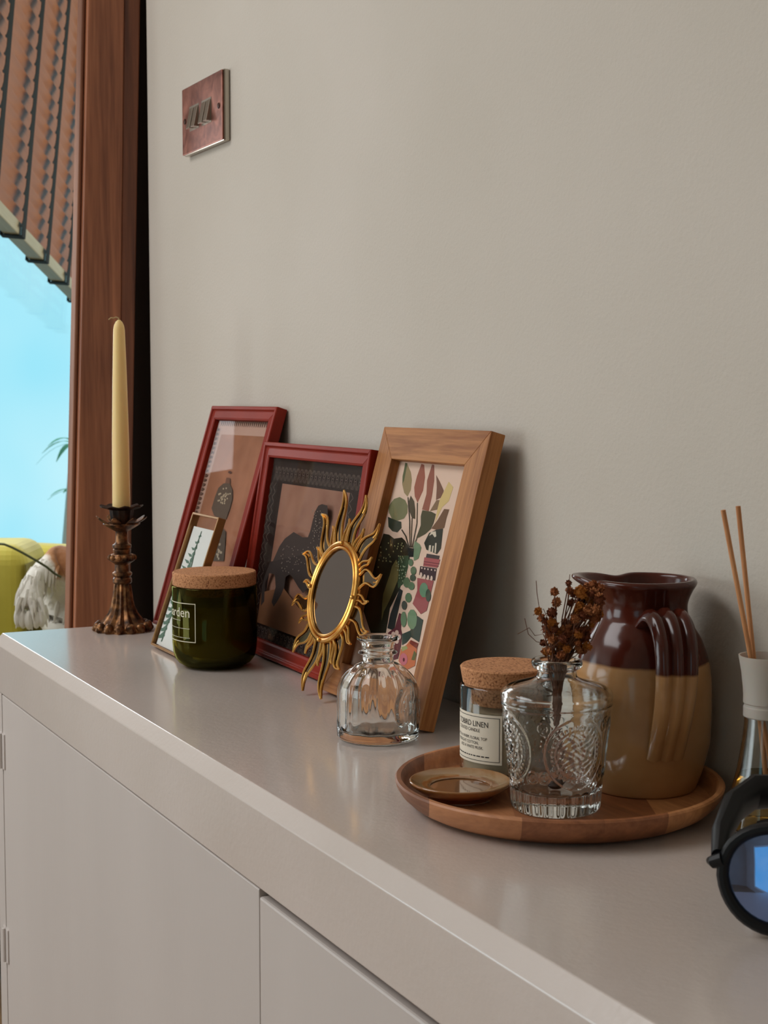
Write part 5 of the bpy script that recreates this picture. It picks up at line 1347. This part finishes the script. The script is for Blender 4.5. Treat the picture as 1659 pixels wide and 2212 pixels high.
T = NT('frosted_plastic'); T.set(color=lin((206, 196, 184)), rough=0.55, sss=0.2, trans=0.25); T.b.inputs['Subsurface Scale'].default_value = 0.01; M['frost'] = T.m
mb = MB(); mb.lathe([(0.0131, 0.0765), (0.0138, 0.0772), (0.0138, 0.0830), (0.0132, 0.0838), (0.0132, 0.0850), (0.0139, 0.0858), (0.0139, 0.0905), (0.0143, 0.0960), (0.0155, 0.1060), (0.0172, 0.1150), (0.0173, 0.1160), (0.0164, 0.1160), (0.0146, 0.1060), (0.0132, 0.0960), (0.0118, 0.0905), (0.0114, 0.0800)], 60); mb.build('collar', M['frost'], df)
M['reed'] = wood('rattan_reed', (176, 116, 70), (212, 152, 102), 2.0, 'z', 0.7, 1.1, 0.2)
def reed(a_top, z_top, a_bot, dep, label):
    p0 = Vector((FX + RX * a_bot, FY + RY * a_bot, TOP + 0.0052)); p1 = Vector((FX + RX * a_top + 0.889 * dep, FY + RY * a_top - 0.457 * dep, TOP + z_top))
    mb = MB(); mb.tube([(0, 0, 0), (p1 - p0) * 0.5, p1 - p0], 0.00165, 10)
    o = mb.build('diffuser_reed', M['reed'], None, p0); tag(o, label, 'reed', 'reeds in the diffuser')
reed(-0.0300, 0.2090, 0.0125, 0.004, 'left tan rattan reed leaning out of the frosted diffuser collar')
reed(-0.0190, 0.2110, 0.0050, -0.003, 'right upright tan rattan reed in the frosted diffuser collar')

# ================================================================== SUNGLASSES
M['frame_black'] = plain('matte_black_frame', (10, 10, 13), 0.45, spec=0.3)
T = NT('mirrored_lens')
g1 = T.n('BsdfGlossy', Roughness=0.02); g1.inputs['Color'].default_value = (0.34, 0.52, 1.0, 1)
t1 = T.n('BsdfTransparent'); t1.inputs['Color'].default_value = (0.45, 0.38, 0.36, 1)
mxs = T.n('MixShader'); mxs.inputs[0].default_value = 0.6; T.l(t1.outputs[0], mxs.inputs[1]); T.l(g1.outputs[0], mxs.inputs[2]); T.l(mxs.outputs[0], T.out.inputs['Surface'])
M['lens'] = T.m
sgx, sgy = -0.5770, -0.1570
sg = thing('sunglasses', 'black framed sunglasses with blue mirrored lenses at the right edge', 'sunglasses', (sgx, sgy, TOP), (-radians(7), 0, pi / 2 - YAW - radians(8)))
# local x to the right, y away from the room, z up; origin under the left lens
def lens_outline(s=1.0, n=40):
    out = []
    for k in range(n):
        a = 2 * pi * k / n; c, d_ = cos(a), sin(a)
        x = 0.0305 * s * math.copysign(abs(c) ** 0.85, c); z = 0.0265 * s * math.copysign(abs(d_) ** 0.9, d_)
        if z < 0: x *= 1 - 0.10 * (-z / 0.0275)
        out.append((x, z))
    return out
for cx, sgn in ((0.0, 1), (0.068, -1)):
    ol = lens_outline()
    def bow(x): return 0.010 * ((x + cx - 0.034) / 0.066) ** 2
    mb = MB(); mb.tube([(cx + sgn * x, bow(sgn * x), 0.0315 + z) for x, z in ol], 0.0034, 10, closed=True, flat=(1.0, 1.15)); mb.build('rim', M['frame_black'], sg)
    il = lens_outline(0.97)
    mb = MB(); vs = [(cx, bow(0) - 0.0025, 0.0315)]; K = 5
    for q_ in range(1, K + 1):
        f = q_ / K; vs += [(cx + sgn * x * f, bow(sgn * x * f) - 0.0025 * (1 - f * f), 0.0315 + z * f) for x, z in il]
    n = len(il); fs = [(0, 1 + k, 1 + (k + 1) % n) for k in range(n)]
    for q_ in range(K - 1):
        for k in range(n): l = (k + 1) % n; fs.append((1 + q_ * n + k, 1 + (q_ + 1) * n + k, 1 + (q_ + 1) * n + l, 1 + q_ * n + l))
    vs2 = [(x, y + 0.0012, z) for x, y, z in vs]
    mb.add(vs, fs, 0, True); mb.add(vs2, [tuple(reversed(f)) for f in fs], 0, True); mb.build('lens', M['lens'], sg)
mb = MB(); mb.tube([(0.0285, 0.0025, 0.043), (0.034, -0.001, 0.046), (0.0395, 0.0025, 0.043)], 0.0036, 10); mb.build('bridge', M['frame_black'], sg)
for sgn, x0 in ((-1, -0.0315), (1, 0.0995)):
    mb = MB(); mb.tube([(x0 + sgn * -0.001, 0.008, 0.040), (x0 + sgn * 0.0035, 0.010, 0.038), (x0 + sgn * 0.0050, 0.016, 0.0375)], [0.0040, 0.0036, 0.0022], 10); mb.build('end_piece', M['frame_black'], sg)
mb = MB(); mb.tube([(-0.0325, 0.012, 0.040), (-0.0300, 0.026, 0.0500), (-0.0220, 0.044, 0.0620), (-0.0100, 0.056, 0.0690), (0.020, 0.062, 0.0700), (0.060, 0.064, 0.0660), (0.088, 0.066, 0.060)], [0.0062, 0.0085, 0.0105, 0.0110, 0.0095, 0.0070, 0.0050], 16, flat=(1.0, 0.62)); mb.build('arm', M['frame_black'], sg)
mb = MB(); mb.tube([(0.1005, 0.012, 0.040), (0.0995, 0.022, 0.046), (0.092, 0.030, 0.0500), (0.078, 0.034, 0.053), (0.050, 0.036, 0.055), (0.010, 0.036, 0.054), (-0.010, 0.035, 0.051)], [0.0062, 0.0080, 0.0095, 0.0100, 0.0095, 0.0085, 0.0060], 16, flat=(1.0, 0.55)); mb.build('arm', M['frame_black'], sg)

# ================================================================== YELLOW ARMCHAIR, DOG, GARDEN PLANT BEYOND
M['velvet'] = noisy('olive_yellow_velvet', (186, 172, 62), (198, 184, 74), 14, 0.8, 1.15, 0.1, 0.002, sheen=0.4)
M['leg_wood'] = plain('dark_leg', (60, 40, 28), 0.5)
CR = pi / 2 - YAW
Rv, Fv = Vector((RX, RY, 0)), Vector((-cos(YAW), sin(YAW), 0))
def at(lat, dep, z=0): 
    p = Vector((0, -0.685, 0)) + Fv * dep + Rv * lat
    return Vector((p.x, p.y, z))
ch = thing('armchair', 'yellow velvet armchair in front of the window with a dog on it', 'armchair', at(-0.50, 3.05), (0, 0, CR))
def cushion(x0, x1, y0, y1, z0, z1, name, bev=0.03, top_slope=0.0, seams=None):
    mb = MB(); mb.hexa([(x0, y0, z0), (x1, y0, z0), (x1, y1, z0), (x0, y1, z0)], [(x0, y0, z1), (x1, y0, z1 - top_slope), (x1, y1, z1 - top_slope), (x0, y1, z1)])
    return mb.build(name, M['velvet'], ch, bevel=bev, bseg=5)
cushion(-0.30, 0.30, -0.30, 0.10, 0.22, 0.58, 'seat')
cushion(-0.33, 0.33, 0.105, 0.20, 0.22, 0.822, 'backrest', 0.035, 0.03)
mb = MB()
for sx in (-1, 1):
    a_, b_2 = sorted((sx * 0.345, sx * 0.207))
    mb = MB(); mb.box(a_, b_2, -0.10, 0.10, 0.585, 0.838); w_ = mb.build('wing_cushion', M['velvet'], ch, bevel=0.04, bseg=6)
    mb = MB(); mb.box(sx * 0.207 - 0.0015, sx * 0.207 + 0.0015, -0.1005, 0.09, 0.60, 0.80); mb.build('piping', plain('olive_piping', (118, 106, 36), 0.7), w_, bevel=0.001)
for sx in (-0.26, 0.26):
    for sy in (-0.20, 0.22):
        mb = MB(); mb.lathe([(0.012, 0.0), (0.014, 0.01), (0.022, 0.21), (0.022, 0.22)], 14); mb.build('leg', M['leg_wood'], ch, (sx, sy, 0))

# --- dog: one continuous body, paw hanging over, second paw on the seat
T = NT('white_and_tan_fur'); T.set(rough=0.9, sheen=0.3)
tc_ = T.n('TexCoord'); vm = T.n('VectorMath', operation='DISTANCE'); vm.inputs[1].default_value = (0.060, -0.01, 0.238)
T.l(tc_.outputs['Object'], vm.inputs[0])
nz = T.n('TexNoise', Scale=30, Detail=3); T.l(tc_.outputs['Object'], nz.inputs['Vector'])
ad = T.n('Math', operation='MULTIPLY_ADD'); ad.inputs[1].default_value = 0.05; T.l(nz.outputs['Fac'], ad.inputs[0]); T.l(vm.outputs['Value'], ad.inputs[2])
T.l(ramp(T, ad.outputs[0], [(0.060, lin((150, 96, 54))), (0.074, lin((182, 128, 80))), (0.084, lin((226, 220, 208)))]), T.b.inputs['Base Color'])
n2 = T.n('TexNoise', Scale=120, Detail=3); T.l(tc_.outputs['Object'], n2.inputs['Vector']); bump(T, n2.outputs['Fac'], 0.5, 0.004)
M['fur'] = T.m
dog = thing('dog', 'white fluffy dog with a tan patch on the yellow armchair', 'dog', at(-0.665, 2.93, 0.582), (0, 0, CR))
V = [((0.085, 0.08, 0.075), 0.075), ((0.055, 0.05, 0.135), 0.066), ((0.045, 0.015, 0.195), 0.046), ((0.050, 0.0, 0.222), 0.044), ((0.095, -0.01, 0.212), 0.034), ((0.130, -0.02, 0.200), 0.020),
     ((0.012, -0.03, 0.222), 0.021), ((-0.004, -0.075, 0.200), 0.020), ((-0.010, -0.095, 0.172), 0.023), ((-0.004, -0.104, 0.145), 0.026),
     ((0.050, -0.03, 0.075), 0.036), ((0.045, -0.09, 0.062), 0.030), ((0.040, -0.125, 0.060), 0.026), ((0.15, 0.09, 0.06), 0.058), ((0.20, 0.06, 0.045), 0.04), ((0.23, 0.02, 0.03), 0.025)]
Ed = [(0, 1), (1, 2), (2, 3), (3, 4), (4, 5), (2, 6), (6, 7), (7, 8), (8, 9), (1, 10), (10, 11), (11, 12), (0, 13), (13, 14), (14, 15)]
me = bpy.data.meshes.new('body'); me.from_pydata([v_[0] for v_ in V], Ed, []); me.materials.append(M['fur'])
body = bpy.data.objects.new('body', me); COL.objects.link(body); body.parent = dog
sk = body.modifiers.new('skin', 'SKIN'); sk.use_smooth_shade = True
for i, (_, rd) in enumerate(V):
    sv = me.skin_vertices[0].data[i]; sv.radius = (rd, rd); sv.use_root = (i == 0)
su = body.modifiers.new('sub', 'SUBSURF'); su.levels = su.render_levels = 2
random.seed(21)
mb = MB()
def tuft(p, d_, L_, r_):
    p = Vector(p); d_ = Vector(d_).normalized(); q1 = p + d_ * L_ * 0.5 + Vector((0, 0, -0.004)); q2 = p + d_ * L_ + Vector((0, 0, -0.014))
    mb.tube([p, q1, q2], [r_, r_ * 0.9, r_ * 0.15], 6)
for k in range(14):
    a = random.uniform(-1.3, 1.6); tuft((-0.004 + 0.024 * sin(a), -0.108 + random.uniform(-.012, .015), random.uniform(0.140, 0.172)), (0.7 * sin(a), -0.35, -1), random.uniform(0.014, 0.024), 0.0050)
for k in range(22):
    a = random.uniform(-1.5, 1.5); tuft((0.042 + 0.026 * sin(a), -0.12 + random.uniform(-.03, .02), random.uniform(0.055, 0.085)), (0.8 * sin(a), -0.6, -0.7), random.uniform(0.014, 0.024), 0.0085)
for k in range(40):
    z = random.uniform(0.07, 0.19); a = random.uniform(-2.8, 0.2); tuft((0.055 + 0.055 * cos(a), 0.05 + 0.058 * sin(a), z), (cos(a) * 0.6, sin(a) * 0.6, -1), random.uniform(0.03, 0.045), 0.006)
for k in range(5):                              # toes of the hanging paw
    a = -1.0 + k * 0.5; mb.ball((-0.004 + 0.026 * sin(a), -0.118 + 0.008 * abs(a), 0.128 + 0.004 * abs(a)), (0.0085, 0.010, 0.019), 9, 7)
for k in range(4):
    a = -0.9 + k * 0.6; mb.ball((0.040 + 0.022 * sin(a), -0.142 + 0.006 * abs(a), 0.056), (0.008, 0.012, 0.012), 9, 7)
for k in range(230):
    i0, i1 = random.choice([(2, 6), (6, 7), (7, 8), (8, 9), (6, 7), (7, 8), (1, 2), (1, 10), (10, 11), (11, 12), (0, 1)])
    t_ = random.random(); p0 = Vector(V[i0][0]).lerp(Vector(V[i1][0]), t_); rd = V[i0][1] * (1 - t_) + V[i1][1] * t_
    ax = (Vector(V[i1][0]) - Vector(V[i0][0])).normalized(); q_ = Vector((random.gauss(0, 1), random.gauss(0, 1), random.gauss(0, 1))); q_ = (q_ - ax * q_.dot(ax)).normalized()
    tuft(p0 + q_ * rd * 0.80, ax * 0.7 + q_ * 0.5 + Vector((0, 0, -0.6)), random.uniform(0.014, 0.026), random.uniform(0.0035, 0.0055))
o = mb.build('fur_tufts', M['fur'], dog); o['kind'] = 'stuff'
for sgn in (-1, 1):
    mb = MB(); mb.ball((0.115, -0.040 + 0.0 * sgn, 0.222), 0.005, 8, 6)
mb.build('eye', plain('dark_eye', (20, 14, 12), 0.2), dog)
mb = MB(); mb.ball((0.148, -0.022, 0.200), (0.008, 0.010, 0.008), 10, 7); mb.build('nose', plain('dark_nose', (24, 18, 18), 0.35), dog)
mb = MB(); mb.ball((0.075, -0.045, 0.205), (0.018, 0.010, 0.038), 10, 8); mb.build('ear', plain('tan_ear', (140, 88, 50), 0.9), dog)

# --- thin cord looping in front of the chair
pts = [at(-0.80, 2.90, 0.842), at(-0.735, 2.80, 0.857), at(-0.705, 2.78, 0.857), at(-0.690, 2.78, 0.851), at(-0.671, 2.78, 0.841), at(-0.645, 2.78, 0.826), at(-0.628, 2.785, 0.814), at(-0.617, 2.80, 0.800), at(-0.612, 2.83, 0.790)]
b_ = pts[-1].copy(); mb = MB(); mb.tube([p - b_ for p in pts], 0.0022, 8)
o = mb.build('cord', plain('dark_green_cord', (74, 78, 40), 0.7), None, b_); tag(o, 'thin dark cord running from the armchair to the dog', 'cord')

# --- plant outside the window
M['leaf_g'] = plain('fresh_green_leaf', (120, 196, 120), 0.5, 1.2)
pl = thing('garden_palm', 'green narrow-leaved plant outside the window beside the post', 'plant', (-6.19, 1.05, 0.0))
mb = MB(); mb.tube([(0, 0, 0), (0.01, 0, 0.5), (0.0, 0.01, 0.93)], [0.012, 0.010, 0.006], 8); mb.build('stalk', M['leaf_g'], pl)
random.seed(5)
for zc, n_, L_ in ((0.93, 11, 0.17), (0.72, 9, 0.14)):
    for k in range(n_):
        a = 2 * pi * k / n_ + random.uniform(-.2, .2); el = random.uniform(0.1, 0.9)
        mb = MB(); N = 6; vs = []
        for i in range(N + 1):
            s = i / N; rr = L_ * s * cos(el * (1 - 0.3 * s)); zz = zc + L_ * (sin(el) * s - 0.75 * s * s); wd = 0.015 * sin(pi * min(1, 0.12 + s * 0.88)) + 0.0006
            for sg_ in (-1, 1): vs.append((rr * cos(a) - sg_ * wd * sin(a), rr * sin(a) + sg_ * wd * cos(a), zz)); vs.append((rr * cos(a) - sg_ * wd * sin(a), rr * sin(a) + sg_ * wd * cos(a), zz - 0.0012))
        fs = []
        for i in range(N):
            b = 4 * i; fs += [(b, b + 2, b + 6, b + 4), (b + 1, b + 5, b + 7, b + 3), (b, b + 4, b + 5, b + 1), (b + 2, b + 3, b + 7, b + 6)]
        fs += [(0, 1, 3, 2), (4 * N, 4 * N + 2, 4 * N + 3, 4 * N + 1)]
        mb.add(vs, fs, 0, True); mb.build('leaf', M['leaf_g'], pl)
